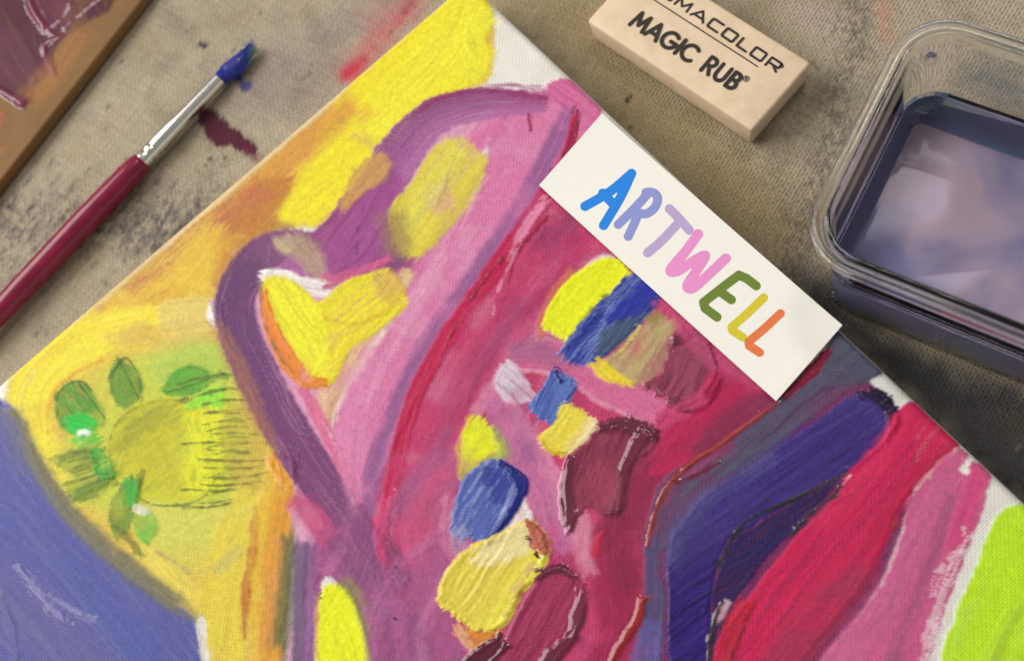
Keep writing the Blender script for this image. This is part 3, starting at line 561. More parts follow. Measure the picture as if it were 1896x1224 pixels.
# --- rose field
p([(1012, 352), (1060, 390), (1130, 452), (1250, 560), (1380, 680), (1470, 760), (1340, 840), (1250, 910), (1210, 1000), (1205, 1250), (1200, 1430), (620, 1430), (580, 1100), (580, 1010), (640, 980), (690, 920), (750, 770), (850, 600), (950, 450)], -55, RO, col2=(176, 48, 98), soft=8, rough=4, streak=.6, su=260, sv=10, h=.08, ridge=.04)
b([(1120, 455), (1010, 520), (900, 640), (830, 760), (780, 880)], [60, 90, 110, 110, 90], (192, 56, 104), col2=(206, 82, 128), a=.8, soft=36, su=240, sv=8)
b([(1000, 560), (950, 600), (870, 700), (800, 840)], [40, 46, 50, 40], (172, 60, 110), a=.6, soft=24)
b([(1090, 470), (1000, 545), (960, 610)], [14, 22, 16], (174, 50, 98), a=.7, soft=12)
b([(1020, 600), (960, 640), (900, 740)], [40, 64, 50], (212, 106, 150), a=.75, soft=30, rough=8)
_base = catmull([(1062, 404), (985, 500), (895, 620), (824, 760), (776, 900), (760, 1060), (740, 1240)], n=6); _r = random.Random(3)
for k in range(34):
    i0 = _r.randrange(0, 24); i1 = min(len(_base)-1, i0+_r.randrange(7, 16)); off = _r.uniform(6, 250)*(0.55+0.02*i0); seg_ = _base[i0:i1:3]+np.array([off, off*.42])
    if len(seg_) < 3: continue
    b([tuple(q_) for q_ in seg_], [_r.uniform(8, 14), _r.uniform(16, 44), _r.uniform(8, 18)], _r.choice([(216, 116, 156), (170, 44, 94), (156, 78, 126), (226, 146, 180), (182, 36, 84), (206, 90, 136)]), a=_r.uniform(.35, .7), soft=_r.uniform(8, 18), rough=6, streak=1.0, su=170, sv=4, dry=_r.choice([0, .2, .35]), h=.06, ridge=.03, grow=.6)
# mauve and crimson streaks down the sweep
b([(1056, 208), (1020, 280), (970, 376), (900, 490), (810, 620), (744, 740), (696, 860), (664, 990)], [30, 36, 34, 44, 46, 44, 36, 30], (154, 92, 146), col2=(182, 104, 154), soft=12, rough=4, streak=.7, su=240, sv=6, h=.1, ridge=.05)
b([(1066, 214), (1050, 290), (1010, 360), (950, 450), (880, 550), (806, 660), (756, 770), (728, 890), (700, 1010)], [14, 24, 30, 30, 32, 32, 30, 26, 14], CRI, col2=(202, 60, 106), soft=6, rough=3, streak=.6, su=260, sv=5, h=.14, ridge=.1)
b([(1068, 204), (1062, 250), (1030, 320)], [8, 12, 6], (150, 24, 66), soft=4, h=.16, ridge=.12, mat=THICK)
b([(1012, 366), (975, 420), (940, 480)], [14, 10, 4], (228, 138, 176), soft=4, h=.1)
b([(985, 410), (930, 520), (912, 580)], [3, 4, 2], (232, 150, 178), a=.8, soft=3)
b([(926, 480), (870, 560), (826, 640)], [4, 5, 3], (150, 26, 62), soft=3, h=.2, ridge=.1, mat=THICK)
b([(1022, 392), (960, 470), (932, 560), (920, 600)], [5, 6, 5, 3], (156, 28, 66), soft=3, h=.2, mat=THICK)
b([(690, 660), (660, 760), (650, 860), (660, 950)], [40, 46, 34, 14], (220, 132, 176), a=.8, soft=16, su=200)
b([(878, 420), (800, 520), (736, 630), (684, 740)], [16, 18, 18, 12], (230, 160, 194), a=.55, soft=10, dry=.35)
b([(900, 330), (820, 470), (760, 560)], [10, 14, 10], (236, 176, 206), a=.5, soft=7, dry=.3)
# lower centre mauve
p([(562, 1010), (640, 975), (700, 1010), (730, 1060), (800, 1010), (836, 1080), (850, 1180), (866, 1260), (870, 1430), (556, 1430), (556, 1200)], -70, (158, 84, 136), col2=(136, 72, 122), soft=18, rough=8, su=180, sv=8)
b([(570, 1010), (566, 1080), (562, 1200), (560, 1400)], [16, 30, 36, 40], (112, 88, 142), col2=(140, 90, 140), a=.85, soft=14)
b([(556, 1000), (554, 1100), (552, 1240), (550, 1400)], [16, 20, 22, 24], (118, 92, 124), a=.95, soft=7, op=True)
b([(546, 930), (580, 960), (608, 1000)], [30, 54, 30], (200, 76, 126), soft=10, rough=3, a=.9)
p([(542, 940), (548, 1000), (580, 1004), (566, 976)], 60, (220, 150, 186), soft=9, rough=3, a=.8)
p([(640, 965), (670, 940), (720, 1030), (752, 1060), (742, 1100), (700, 1060), (660, 1010)], 50, (142, 74, 124), col2=(124, 66, 116), soft=8)
b([(726, 930), (716, 1000), (736, 1060)], [34, 44, 26], (206, 66, 114), soft=7, h=.12, ridge=.06)
b([(734, 910), (724, 1000)], [5, 4], (228, 130, 164), soft=3)
p([(718, 990), (740, 1020), (760, 1060), (746, 1085), (714, 1040)], 60, (118, 64, 106), soft=6, h=.1)
b([(836, 850), (786, 930), (800, 1050), (790, 1150), (800, 1280), (800, 1400)], [60, 100, 92, 90, 90, 90], (168, 86, 134), col2=(190, 88, 132), a=.85, soft=26, su=180, sv=7)
b([(826, 870), (770, 960), (764, 1040)], [40, 56, 30], (200, 80, 124), a=.7, soft=22)
b([(694, 1080), (730, 1160), (740, 1270)], [34, 44, 50], (176, 92, 142), a=.6, soft=20)
b([(640, 1010), (616, 1050), (600, 1060)], [10, 16, 8], (196, 112, 158), a=.5, soft=8)
b([(690, 1140), (720, 1240)], [16, 20], (196, 84, 136), a=.7, soft=9)
for (x, y) in ((736, 1050), (728, 1074), (733, 1146)):
    b([(x-2, y), (x+2, y+3)], [5, 4], (70, 40, 70) if x != 684 else (240, 220, 230), soft=2, rough=1, h=.1)
p([(596, 1078), (612, 1070), (636, 1100), (604, 1100)], 40, (240, 236, 240), soft=5, rough=3)
p([(600, 1092), (634, 1084), (662, 1120), (680, 1180), (688, 1260), (690, 1430), (600, 1430), (588, 1250), (590, 1140)], 70, YN, col2=(214, 222, 40), soft=5, rough=4, h=.14, ridge=.1, side=((142, 148, 84), -.62, -1.0), op=True)
b([(640, 1076), (666, 1110), (682, 1180)], [26, 24, 14], (140, 136, 80), a=.8, soft=10)
b([(596, 1106), (614, 1098)], [3, 3], (60, 50, 30), soft=2, h=.1)
b([(590, 1190), (640, 1188)], [3, 3], (110, 80, 30), a=.8, soft=2)
b([(588, 1110), (586, 1180), (594, 1240)], [6, 7, 5], (216, 150, 90), a=.7, soft=4)
# pale drags around the daubs
for pts_, w_, c_, a_ in (([(1060, 640), (1010, 625), (985, 660)], [14, 26, 12], (232, 168, 196), .6), ([(930, 690), (905, 730), (880, 770)], [16, 30, 14], (226, 150, 184), .6), ([(1010, 900), (1040, 960), (1060, 1010)], [14, 24, 12], (228, 160, 190), .5), ([(1076, 950), (1084, 1000), (1078, 1040)], [12, 22, 10], (234, 176, 198), .6), ([(836, 930), (826, 990), (842, 1040)], [12, 22, 14], (222, 140, 178), .55), ([(1120, 700), (1170, 730), (1216, 756)], [8, 16, 10], (234, 172, 196), .6), ([(960, 760), (950, 820)], [14, 20], (224, 156, 190), .5), ([(1150, 600), (1200, 610), (1250, 590)], [10, 14, 10], (214, 130, 166), .5)):
    b(pts_, w_, c_, a=a_, soft=10, rough=7, dry=.2, streak=1.0, sv=4, su=90, h=.06, ridge=.03)
for pts_, w_, c_, a_ in (([(600, 990), (660, 1040), (700, 1120), (720, 1240)], [20, 40, 44, 40], (128, 70, 120), .55), ([(800, 1000), (740, 1060), (690, 1150), (680, 1260)], [16, 30, 34, 30], (188, 110, 160), .5), ([(760, 900), (700, 1000), (640, 1060)], [14, 30, 20], (138, 76, 124), .5), ([(700, 1070), (760, 1140), (780, 1240)], [14, 30, 34], (112, 62, 110), .45), ([(820, 1080), (780, 1170), (790, 1260)], [10, 20, 20], (206, 132, 172), .45), ([(580, 1010), (580, 1120), (574, 1240)], [10, 14, 12], (170, 110, 160), .5)):
    b(pts_, w_, c_, a=a_, soft=14, rough=8, dry=.15, streak=1.0, sv=4, su=140, h=.06, ridge=.03)
p([(604, 1096), (632, 1090), (656, 1126), (672, 1190), (678, 1260), (680, 1430), (606, 1430), (596, 1250), (596, 1150)], 70, YN, col2=(206, 216, 40), soft=8, rough=4, h=.08, ridge=.05, op=True)
# --- inner strokes
b([(950, 668), (1040, 668), (1120, 706), (1214, 766)], [30, 64, 84, 60], (210, 108, 152), col2=(196, 84, 134), soft=7, rough=4, su=200, sv=6, h=.1, side=((228, 160, 186), .7, 1))
b([(950, 654), (1000, 650), (1050, 680)], [30, 40, 30], (166, 96, 136), a=.8, soft=14)
b([(920, 742), (960, 820), (1010, 910), (1050, 1010)], [50, 76, 80, 50], (198, 112, 158), col2=(168, 96, 146), soft=9, rough=5, su=200, sv=6, side=((214, 130, 166), .2, -.9))
b([(960, 760), (980, 850)], [22, 34], (158, 92, 146), a=.7, soft=14)
p([(938, 668), (958, 684), (980, 716), (988, 742), (960, 750), (930, 734), (918, 710)], 40, (214, 196, 212), col2=(168, 150, 184), soft=6, rough=4, streak=.8)
p([(1086, 492), (1118, 474), (1140, 478), (1100, 506)], -40, (238, 214, 214), soft=7, rough=3)
b([(1060, 500), (1030, 540), (1002, 600), (1006, 622)], [10, 12, 14, 10], (206, 110, 80), a=.8, soft=6)
p([(1076, 504), (1120, 480), (1152, 488), (1166, 512), (1132, 560), (1090, 606), (1062, 632), (1030, 618), (1004, 602), (1022, 562), (1046, 526)], -52, YN, col2=(222, 220, 30), soft=4, rough=3, streak=.3, h=.18, ridge=.16, op=True)
b([(1120, 550), (1078, 610), (1056, 640)], [8, 16, 12], (100, 110, 60), a=.85, soft=6, rough=5, dry=.3)
p([(1168, 506), (1206, 528), (1220, 552), (1180, 604), (1130, 652), (1100, 676), (1066, 672), (1040, 654), (1058, 622), (1092, 584), (1130, 548)], -50, (44, 56, 146), col2=(112, 132, 196), soft=5, rough=5, streak=1.0, su=70, sv=5, h=.22, ridge=.12, mat=THICK)
p([(1160, 574), (1196, 560), (1178, 604), (1140, 644), (1104, 660), (1114, 620)], -50, (64, 82, 104), col2=(90, 110, 130), a=.85, soft=14, rough=7, streak=.9, su=60, sv=5, h=.06, mat=THICK)
b([(1206, 530), (1176, 566), (1130, 590)], [30, 34, 16], (34, 44, 160), a=.9, soft=12, streak=.8, su=50, sv=5, h=.12, mat=THICK)
p([(1214, 590), (1256, 600), (1262, 630), (1240, 664), (1204, 712), (1160, 712), (1122, 694), (1112, 676), (1150, 646), (1180, 610)], -55, (188, 168, 116), col2=(166, 140, 112), soft=8, rough=5, streak=.8, su=80, h=.12, ridge=.08, side=((172, 122, 108), .1, .8))
b([(1106, 672), (1130, 694), (1170, 712)], [20, 26, 10], (234, 210, 50), soft=6, rough=5, h=.14, dry=.1)
b([(1200, 596), (1224, 584)], [22, 16], (150, 140, 74), a=.8, soft=8)
b([(1150, 650), (1186, 606)], [5, 5], (222, 206, 110), soft=3)
p([(1248, 618), (1284, 614), (1312, 640), (1326, 676), (1328, 706), (1304, 738), (1262, 756), (1226, 736), (1196, 714), (1226, 690), (1238, 656)], -62, (150, 66, 92), col2=(122, 46, 72), soft=6, rough=6, streak=.9, su=60, sv=6, h=.2, ridge=.22, tex=.08, mat=THICK)
b([(1252, 626), (1280, 618), (1306, 636), (1324, 672)], [10, 14, 14, 8], (96, 36, 56), a=.8, soft=5, rough=6, h=.25, tex=.07, mat=GLOSS)
b([(1328, 700), (1310, 734), (1272, 754), (1240, 746)], [14, 24, 22, 12], (112, 44, 66), soft=7, rough=4, h=.4, ridge=.15, mat=GLOSS)
p([(1024, 690), (1046, 692), (1066, 712), (1056, 742), (1036, 776), (1018, 786), (986, 768), (980, 752), (1002, 722), (1014, 704)], -62, (88, 112, 184), col2=(58, 74, 154), soft=4, rough=4, streak=1.0, su=60, sv=4, h=.2, ridge=.12, mat=THICK)
b([(1030, 690), (1040, 706)], [12, 8], (36, 34, 110), soft=4, h=.25, mat=THICK)
p([(1042, 752), (1078, 762), (1104, 786), (1090, 812), (1060, 836), (1034, 844), (1006, 826), (1002, 806), (1024, 788)], -58, (232, 216, 76), col2=(228, 192, 60), soft=5, rough=4, streak=.7, su=60, h=.18, ridge=.16, side=((240, 220, 170), .1, .9), mat=THICK)
b([(1002, 812), (1020, 838), (1046, 842)], [8, 12, 6], (218, 182, 40), soft=4, h=.2, mat=THICK)
b([(852, 880), (850, 820), (872, 780)], [10, 12, 8], (216, 160, 60), a=.85, soft=5)
p([(884, 776), (916, 800), (936, 836), (924, 852), (888, 872), (856, 884), (854, 830), (862, 794)], -60, (228, 232, 34), col2=(206, 210, 60), soft=5, rough=4, h=.16, ridge=.1)
b([(916, 800), (936, 836), (900, 862), (864, 884)], [14, 20, 22, 16], (150, 152, 96), a=.75, soft=10)
p([(948, 900), (972, 930), (986, 968), (960, 990), (920, 1000), (936, 960)], -60, (238, 232, 226), soft=6, rough=4)
p([(864, 884), (906, 852), (936, 858), (966, 890), (966, 918), (946, 950), (926, 986), (900, 1010), (874, 1000), (842, 992), (838, 956), (850, 916)], -60, (80, 98, 170), col2=(140, 152, 204), soft=4, rough=4, streak=1.0, su=70, sv=5, h=.24, ridge=.14, mat=THICK)
b([(926, 858), (964, 892), (962, 922), (936, 968), (902, 1004)], [10, 26, 18, 14, 10], (28, 38, 126), soft=5, rough=3, h=.35, ridge=.2, mat=THICK)
b([(900, 880), (930, 890), (926, 930)], [30, 40, 26], (46, 58, 150), a=.8, soft=14, streak=.9, su=50, sv=4, h=.1, mat=THICK)
b([(850, 990), (858, 1020), (880, 1028)], [24, 32, 14], (168, 166, 208), a=.9, soft=8, streak=.8)
p([(936, 984), (980, 968), (1006, 990), (1016, 1030), (996, 1070), (962, 1110), (936, 1156), (900, 1172), (862, 1156), (822, 1124), (812, 1104), (824, 1064), (856, 1026)], -56, (226, 208, 78), col2=(214, 186, 84), soft=4, rough=4, streak=.7, su=110, sv=6, h=.32, ridge=.36, rw=9, mat=THICK, side=((232, 220, 80), .2, .8))
p([(930, 990), (980, 972), (1000, 996), (970, 1030), (900, 1046), (880, 1036)], -20, (238, 224, 170), col2=(226, 204, 140), a=.8, soft=16, rough=6, h=.1, mat=THICK)
b([(1000, 1040), (962, 1090), (934, 1140)], [8, 10, 8], (196, 172, 50), a=.8, soft=5, h=.2, mat=THICK)
b([(986, 1050), (950, 1100)], [8, 10], (226, 180, 130), a=.7, soft=6)
p([(982, 966), (1006, 982), (1018, 1010), (1004, 1024), (982, 1006)], 60, (190, 106, 84), col2=(150, 66, 66), soft=5, rough=5, h=.2, tex=.1, mat=THICK)
for q in ((978, 998), (993, 1026), (1000, 1034)): b([q, (q[0]+3, q[1]+6)], [6, 5], (84, 34, 40), soft=2, rough=2, h=.2, mat=GLOSS)
p([(842, 1160), (880, 1172), (924, 1170), (922, 1196), (900, 1212), (874, 1206), (856, 1186)], 20, (218, 140, 54), col2=(196, 108, 70), soft=5, rough=5, h=.16, ridge=.1)
b([(846, 1166), (868, 1196), (884, 1216)], [10, 14, 8], (232, 180, 150), a=.8, soft=5)
# crimson-rose between the maroon daubs and the ridge
b([(1130, 980), (1140, 1080), (1150, 1180), (1110, 1280), (1090, 1400)], [60, 90, 84, 90, 90], (158, 36, 78), col2=(128, 28, 62), a=.95, soft=20, su=200, sv=7)
b([(1086, 960), (1080, 1020), (1092, 1060)], [18, 30, 20], (214, 130, 160), a=.8, soft=10, dry=.15)
b([(1200, 850), (1160, 960), (1170, 1080)], [60, 90, 70], (140, 38, 74), col2=(116, 30, 62), a=.9, soft=24, su=180)
b([(1310, 790), (1240, 840), (1190, 920)], [50, 60, 50], (150, 36, 76), a=.8, soft=22, su=160)
b([(1110, 990), (1100, 1030)], [10, 14], (196, 40, 70), soft=6)
# glossy maroon daubs
p([(1112, 784), (1150, 774), (1196, 784), (1218, 800), (1206, 836), (1176, 858), (1162, 900), (1156, 944), (1124, 958), (1090, 940), (1072, 960), (1058, 986), (1046, 940), (1048, 880), (1060, 840), (1090, 816)], -70, (140, 54, 80), col2=(112, 36, 62), soft=4, rough=4, streak=.8, su=80, h=.22, ridge=.26, rw=6, mat=THICK)
b([(1116, 792), (1150, 788), (1190, 800), (1214, 806)], [16, 24, 28, 16], (104, 40, 62), col2=(84, 28, 48), soft=8, rough=5, h=.4, ridge=.15, tex=.07, mat=GLOSS)
b([(1192, 806), (1170, 840), (1154, 880), (1146, 930), (1142, 950)], [20, 18, 15, 15, 18], (116, 42, 66), soft=7, rough=3, h=.4, ridge=.1, mat=GLOSS)
b([(1058, 850), (1048, 900), (1054, 950), (1058, 984)], [16, 22, 26, 10], (112, 44, 64), soft=8, rough=4, h=.4, ridge=.12, mat=GLOSS)
b([(1110, 870), (1120, 920)], [40, 50], (166, 64, 92), a=.6, soft=20)
p([(1004, 1062), (1036, 1048), (1070, 1066), (1086, 1100), (1084, 1140), (1066, 1186), (1030, 1226), (990, 1260), (900, 1260), (930, 1190), (960, 1130), (984, 1090)], -60, (162, 52, 92), col2=(134, 38, 72), soft=5, rough=4, streak=.8, su=90, h=.2, ridge=.16, mat=THICK)
b([(1000, 1064), (1034, 1052), (1064, 1070)], [10, 18, 10], (106, 34, 60), a=.9, soft=4, h=.3, mat=GLOSS)
b([(1078, 1100), (1070, 1140), (1062, 1170)], [16, 22, 14], (126, 42, 70), soft=7, h=.4, ridge=.1, mat=GLOSS)
b([(1064, 1180), (1040, 1200), (1016, 1226), (990, 1260)], [16, 26, 24, 16], (114, 36, 62), soft=8, h=.4, ridge=.12, mat=GLOSS)
b([(930, 1190), (900, 1214), (870, 1250), (860, 1400)], [30, 40, 40, 60], (96, 30, 54), soft=5, h=.3, ridge=.2, mat=GLOSS)
# --- crimson band beside the paper strip, slate, violet, red, pink, neon on the right
b([(1230, 560), (1330, 660), (1410, 740)], [30, 60, 40], (200, 76, 124), a=.8, soft=12)
p([(1310, 700), (1340, 690), (1440, 745), (1460, 760), (1380, 810), (1270, 860), (1210, 880), (1230, 800), (1290, 760)], -38, (184, 34, 84), col2=(160, 34, 76), soft=10, rough=4, streak=.7, su=160, sv=6, h=.1)
b([(1440, 740), (1400, 760), (1340, 800), (1290, 840)], [30, 60, 50, 30], (122, 44, 78), a=.8, soft=18)
b([(1218, 770), (1300, 740)], [16, 20], (206, 70, 120), a=.7, soft=8)
p([(1440, 742), (1500, 690), (1556, 606), (1600, 640), (1634, 688), (1618, 700), (1560, 726), (1470, 800), (1380, 870), (1300, 930), (1240, 1010), (1200, 1010), (1204, 950), (1240, 880), (1330, 830)], -40, (84, 80, 106), col2=(62, 58, 88), soft=5, rough=4, streak=.8, su=180, sv=6, h=.14, ridge=.1, side=((110, 72, 112), -.1, -.9))
p([(1556, 612), (1598, 640), (1634, 686), (1612, 700), (1540, 716), (1520, 690)], -40, (82, 84, 104), col2=(70, 70, 90), soft=4, rough=3, streak=.8, h=.12, ridge=.08)
b([(1534, 650), (1500, 690), (1450, 735)], [12, 22, 10], (140, 26, 60), soft=4, rough=3, h=.2, mat=THICK)
b([(1205, 1000), (1212, 1120), (1196, 1260), (1190, 1400)], [20, 40, 44, 44], (84, 76, 116), col2=(100, 84, 140), soft=7)
b([(1206, 1160), (1196, 1230), (1190, 1400)], [30, 60, 60], (104, 92, 160), a=.8, soft=14)
p([(1596, 728), (1640, 732), (1662, 766), (1650, 808), (1600, 856), (1530, 896), (1440, 944), (1380, 980), (1340, 1010), (1316, 1100), (1320, 1250), (1330, 1430), (1250, 1430), (1240, 1240), (1236, 1100), (1242, 1004), (1266, 962), (1308, 914), (1383, 870), (1448, 822), (1510, 782), (1560, 744)], -36, (52, 27, 116), col2=(30, 14, 66), soft=5, rough=4, streak=1.0, su=170, sv=6, h=.2, ridge=.16, mat=THICK, side=((70, 58, 126), -.3, -1))
b([(1580, 770), (1500, 820), (1400, 890), (1310, 950)], [44, 60, 60, 40], (62, 42, 132), col2=(36, 20, 84), a=.65, soft=24, streak=1.0, su=140, sv=5)
p([(1592, 728), (1626, 726), (1652, 744), (1664, 770), (1656, 804), (1636, 822), (1644, 790), (1636, 762), (1618, 748)], 60, (34, 20, 60), col2=(24, 14, 40), soft=7, rough=6, h=.3, ridge=.2, tex=.07, mat=THICK)
b([(1430, 850), (1340, 900), (1262, 970), (1240, 1040)], [18, 26, 36, 34], (84, 78, 132), a=.6, soft=14, streak=.9, su=120)
p([(1556, 888), (1560, 920), (1500, 960), (1440, 1010), (1400, 1060), (1350, 1130), (1330, 1190), (1316, 1200), (1322, 1100), (1350, 1010), (1400, 975), (1470, 930)], -34, (44, 28, 88), col2=(30, 18, 56), soft=5, rough=4, streak=.8, h=.12, ridge=.12)
p([(1740, 742), (1776, 782), (1782, 812), (1730, 860), (1670, 930), (1640, 1000), (1600, 1080), (1540, 1160), (1470, 1250), (1400, 1430), (1300, 1430), (1320, 1230), (1346, 1160), (1400, 1090), (1470, 1000), (1540, 930), (1570, 880), (1630, 820), (1668, 756), (1700, 742)], -52, (204, 34, 86), col2=(178, 34, 78), soft=4, rough=4, streak=.7, su=200, sv=7, h=.14, ridge=.12, op=True)
b([(1680, 760), (1620, 860), (1520, 970)], [26, 40, 40], (214, 46, 96), a=.7, soft=16, su=160)
b([(1770, 820), (1700, 880), (1640, 960), (1600, 1060)], [20, 30, 40, 40], (184, 30, 76), a=.8, soft=12, su=160)
b([(1600, 1060), (1530, 1130), (1460, 1230), (1420, 1400)], [40, 80, 90, 90], (160, 52, 84), col2=(180, 44, 84), a=.85, soft=26, su=180, sv=6)
b([(1380, 1120), (1350, 1180), (1330, 1260)], [30, 34, 30], (196, 36, 66), soft=6, col2=(150, 40, 50))
b([(1400, 1110), (1366, 1190), (1340, 1250)], [5, 6, 4], (112, 40, 52), a=.8, soft=4)
p([(1322, 1150), (1336, 1116), (1352, 1116), (1340, 1140), (1324, 1158)], -60, (226, 180, 196), soft=4, rough=2, a=.8)
b([(1346, 1110), (1326, 1140), (1314, 1190), (1312, 1260)], [6, 10, 12, 10], (62, 50, 56), soft=4, h=.3, ridge=.15, mat=GLOSS)
p([(1790, 842), (1770, 870), (1790, 880), (1800, 862), (1830, 860), (1834, 880), (1826, 920), (1806, 980), (1780, 1050), (1750, 1130), (1720, 1230), (1700, 1430), (1420, 1430), (1510, 1240), (1580, 1150), (1640, 1070), (1672, 990), (1680, 930), (1730, 872), (1766, 836)], -60, (208, 92, 142), col2=(186, 72, 122), soft=5, rough=6, streak=.7, su=220, sv=8, h=.12, ridge=.08, side=((204, 84, 134), .4, .9))
b([(1740, 900), (1690, 1000), (1640, 1120), (1560, 1240), (1520, 1400)], [30, 40, 60, 70, 80], (206, 104, 152), a=.75, soft=22, su=200)
b([(1760, 920), (1730, 1020), (1690, 1130), (1650, 1240), (1620, 1400)], [16, 24, 22, 34, 34], (158, 84, 122), a=.75, soft=12, rough=5, streak=.9, dry=.15)
b([(1816, 872), (1796, 930), (1770, 1010), (1740, 1100)], [26, 34, 30, 16], (212, 72, 128), a=.8, soft=10, dry=.1)
b([(1790, 990), (1760, 1060), (1740, 1120), (1716, 1240)], [10, 16, 14, 10], (238, 222, 226), a=.65, soft=4, rough=6, dry=.5, su=50, sv=3)
b([(1780, 1020), (1740, 1060), (1724, 1100)], [14, 18, 8], (240, 228, 232), a=.65, soft=4, rough=6, dry=.62, su=50, sv=3)
b([(1730, 1160), (1714, 1240), (1700, 1400)], [24, 22, 30], (234, 214, 222), a=.65, soft=4, rough=8, dry=.4, su=50, sv=3)
b([(1658, 970), (1640, 1010)], [10, 6], (170, 54, 56), soft=4, h=.25, mat=THICK)
p([(1846, 958), (1880, 936), (1960, 950), (2060, 1060), (2060, 1430), (1690, 1430), (1738, 1240), (1762, 1160), (1800, 1070), (1826, 1000)], -66, (194, 236, 42), col2=(176, 222, 60), soft=5, rough=4, streak=.5, su=220, sv=10, h=.1, ridge=.1)
b([(1890, 1120), (1850, 1200), (1820, 1300)], [10, 16, 14], (168, 196, 60), a=.6, soft=8)
# raised ridges of squeezed-out paint
b([(1440, 748), (1400, 776), (1330, 826), (1270, 866), (1232, 908), (1210, 960), (1200, 1010)], [8, 10, 12, 12, 11, 10, 8], (138, 42, 52), col2=(190, 92, 84), soft=3, rough=2, h=.42, ridge=.1, mat=GLOSS)
b([(1330, 856), (1290, 880), (1250, 892)], [5, 7, 5], (112, 36, 58), soft=3, h=.2, mat=GLOSS)
b([(1190, 1110), (1180, 1150), (1150, 1196), (1126, 1250), (1110, 1400)], [16, 18, 14, 12, 12], (150, 36, 44), col2=(198, 96, 84), soft=4, rough=3, h=.4, ridge=.15, mat=GLOSS)
b([(1566, 876), (1500, 910), (1440, 938), (1384, 966), (1352, 1004), (1330, 1050)], [5, 8, 9, 9, 7, 5], (44, 38, 52), col2=(96, 88, 96), soft=3, rough=2, h=.5, ridge=.1, mat=GLOSS)
b([(1556, 900), (1540, 924), (1500, 950), (1466, 990)], [4, 6, 6, 4], (60, 52, 62), soft=3, h=.35, mat=GLOSS)
b([(1562, 896), (1574, 882)], [3, 4], (238, 190, 200), soft=2, rough=1, h=.1)
# bare-ground pencil smudge near the corner
b([(932, 88), (934, 104)], [4, 3], (150, 148, 140), a=.7, soft=3, dry=.3, h=.02, ridge=0)

# ------------------------------------------------------------------ flat printed shapes: exact outlines cut from a distance field
def print_mesh(name, fn, x0, y0, x1, y1, step, to_xyz):
    xs = np.arange(x0, x1+step, step); ys = np.arange(y0, y1+step, step)
    GX, GY = np.meshgrid(xs, ys, indexing='ij'); D = fn(GX, GY)
    V = []; F = []; key = {}
    def vid(x, y):
        k = (round(x, 4), round(y, 4))
        if k not in key: key[k] = len(V); V.append(to_xyz(x, y))
        return key[k]
    for i in range(len(xs)-1):
        for j in range(len(ys)-1):
            c = [(xs[i], ys[j], D[i, j]), (xs[i+1], ys[j], D[i+1, j]), (xs[i+1], ys[j+1], D[i+1, j+1]), (xs[i], ys[j+1], D[i, j+1])]
            if max(q[2] for q in c) <= 0: continue
            out = []
            for a, b_ in zip(c, c[1:]+c[:1]):
                if a[2] > 0: out.append((a[0], a[1]))
                if (a[2] > 0) != (b_[2] > 0):
                    t = a[2]/(a[2]-b_[2]); out.append((a[0]+t*(b_[0]-a[0]), a[1]+t*(b_[1]-a[1])))
            ids = []
            for q in out:
                k = vid(*q)
                if k not in ids: ids.append(k)
            if len(ids) >= 3: F.append(ids)
    me = bpy.data.meshes.new(name); me.from_pydata(V, [], F); me.validate(); me.update()
    return me
def strokes_fn(lines, w):
    def fn(x, y):
        d = np.full(x.shape, -1e9)
        for ln in lines:
            P = np.array(ln, float)
            d = np.maximum(d, path_uv(x, y, P, np.full(len(P), float(w)))[0])
        return d
    return fn

# ------------------------------------------------------------------ paper strip with hand-drawn coloured letters
quad = [S.local(q) for q in ((1116, 215), (1559, 606), (1437, 746), (1000, 347))]
Q = np.array(quad)
c0 = Q.mean(0)
inside = poly_sd(S.X, S.Y, Q) > -0.3
zl = ZT+float(S.H[inside].max())+0.03
def cw(px, py, z): q = S.local((px, py)); return (q[0], q[1], z)
to_w = lambda q: S.o+q[0]*S.ax+q[1]*S.ay
base_w = to_w(c0)
strip = thing('paper_strip', 'white paper strip with colourful hand-drawn capital letters along the canvas edge', 'paper strip', (base_w[0]*MM, base_w[1]*MM, zl*MM))
strip.rotation_euler = (0, 0, A1)
bm = bmesh.new()
n_u, n_v = 60, 8
def q_at(u, v):
    return Q[0]*(1-u)*(1-v)+Q[1]*u*(1-v)+Q[2]*u*v+Q[3]*(1-u)*v
def zcurl(q):
    ax_ = Q[1]-Q[0]; s_ = np.clip(((q-(Q[0]-c0))@ax_)/(ax_@ax_), 0, 1); return 0.55*(2*s_-1)**6+0.08*math.sin(9*s_)
grid = {}
for lay_, dz in ((0, 0.0), (1, 0.24)):
    for i in range(n_u+1):
        for j in range(n_v+1):
            q = q_at(i/n_u, j/n_v)-c0; grid[lay_, i, j] = bm.verts.new((q[0]*MM, q[1]*MM, (dz+zcurl(q)+.08)*MM))
for i in range(n_u):
    for j in range(n_v):
        bm.faces.new([grid[1, i, j], grid[1, i, j+1], grid[1, i+1, j+1], grid[1, i+1, j]]); bm.faces.new([grid[0, i, j], grid[0, i+1, j], grid[0, i+1, j+1], grid[0, i, j+1]])
for i in range(n_u):
    for j in (0, n_v): bm.faces.new([grid[0, i, j], grid[1, i, j], grid[1, i+1, j], grid[0, i+1, j]])
for j in range(n_v):
    for i in (0, n_u): bm.faces.new([grid[0, i, j], grid[0, i, j+1], grid[1, i, j+1], grid[1, i, j]])
bmesh.ops.recalc_face_normals(bm, faces=bm.faces[:])
link('sheet', bm_mesh(bm, 'sheet', False), plain('smooth_white_paper', (247, 244, 236), 0.75, 0.02, 1400, spec=0.3, bumpd=.03), strip)
def K(x, y): return (980+x/2.185, 200+y/2.185)
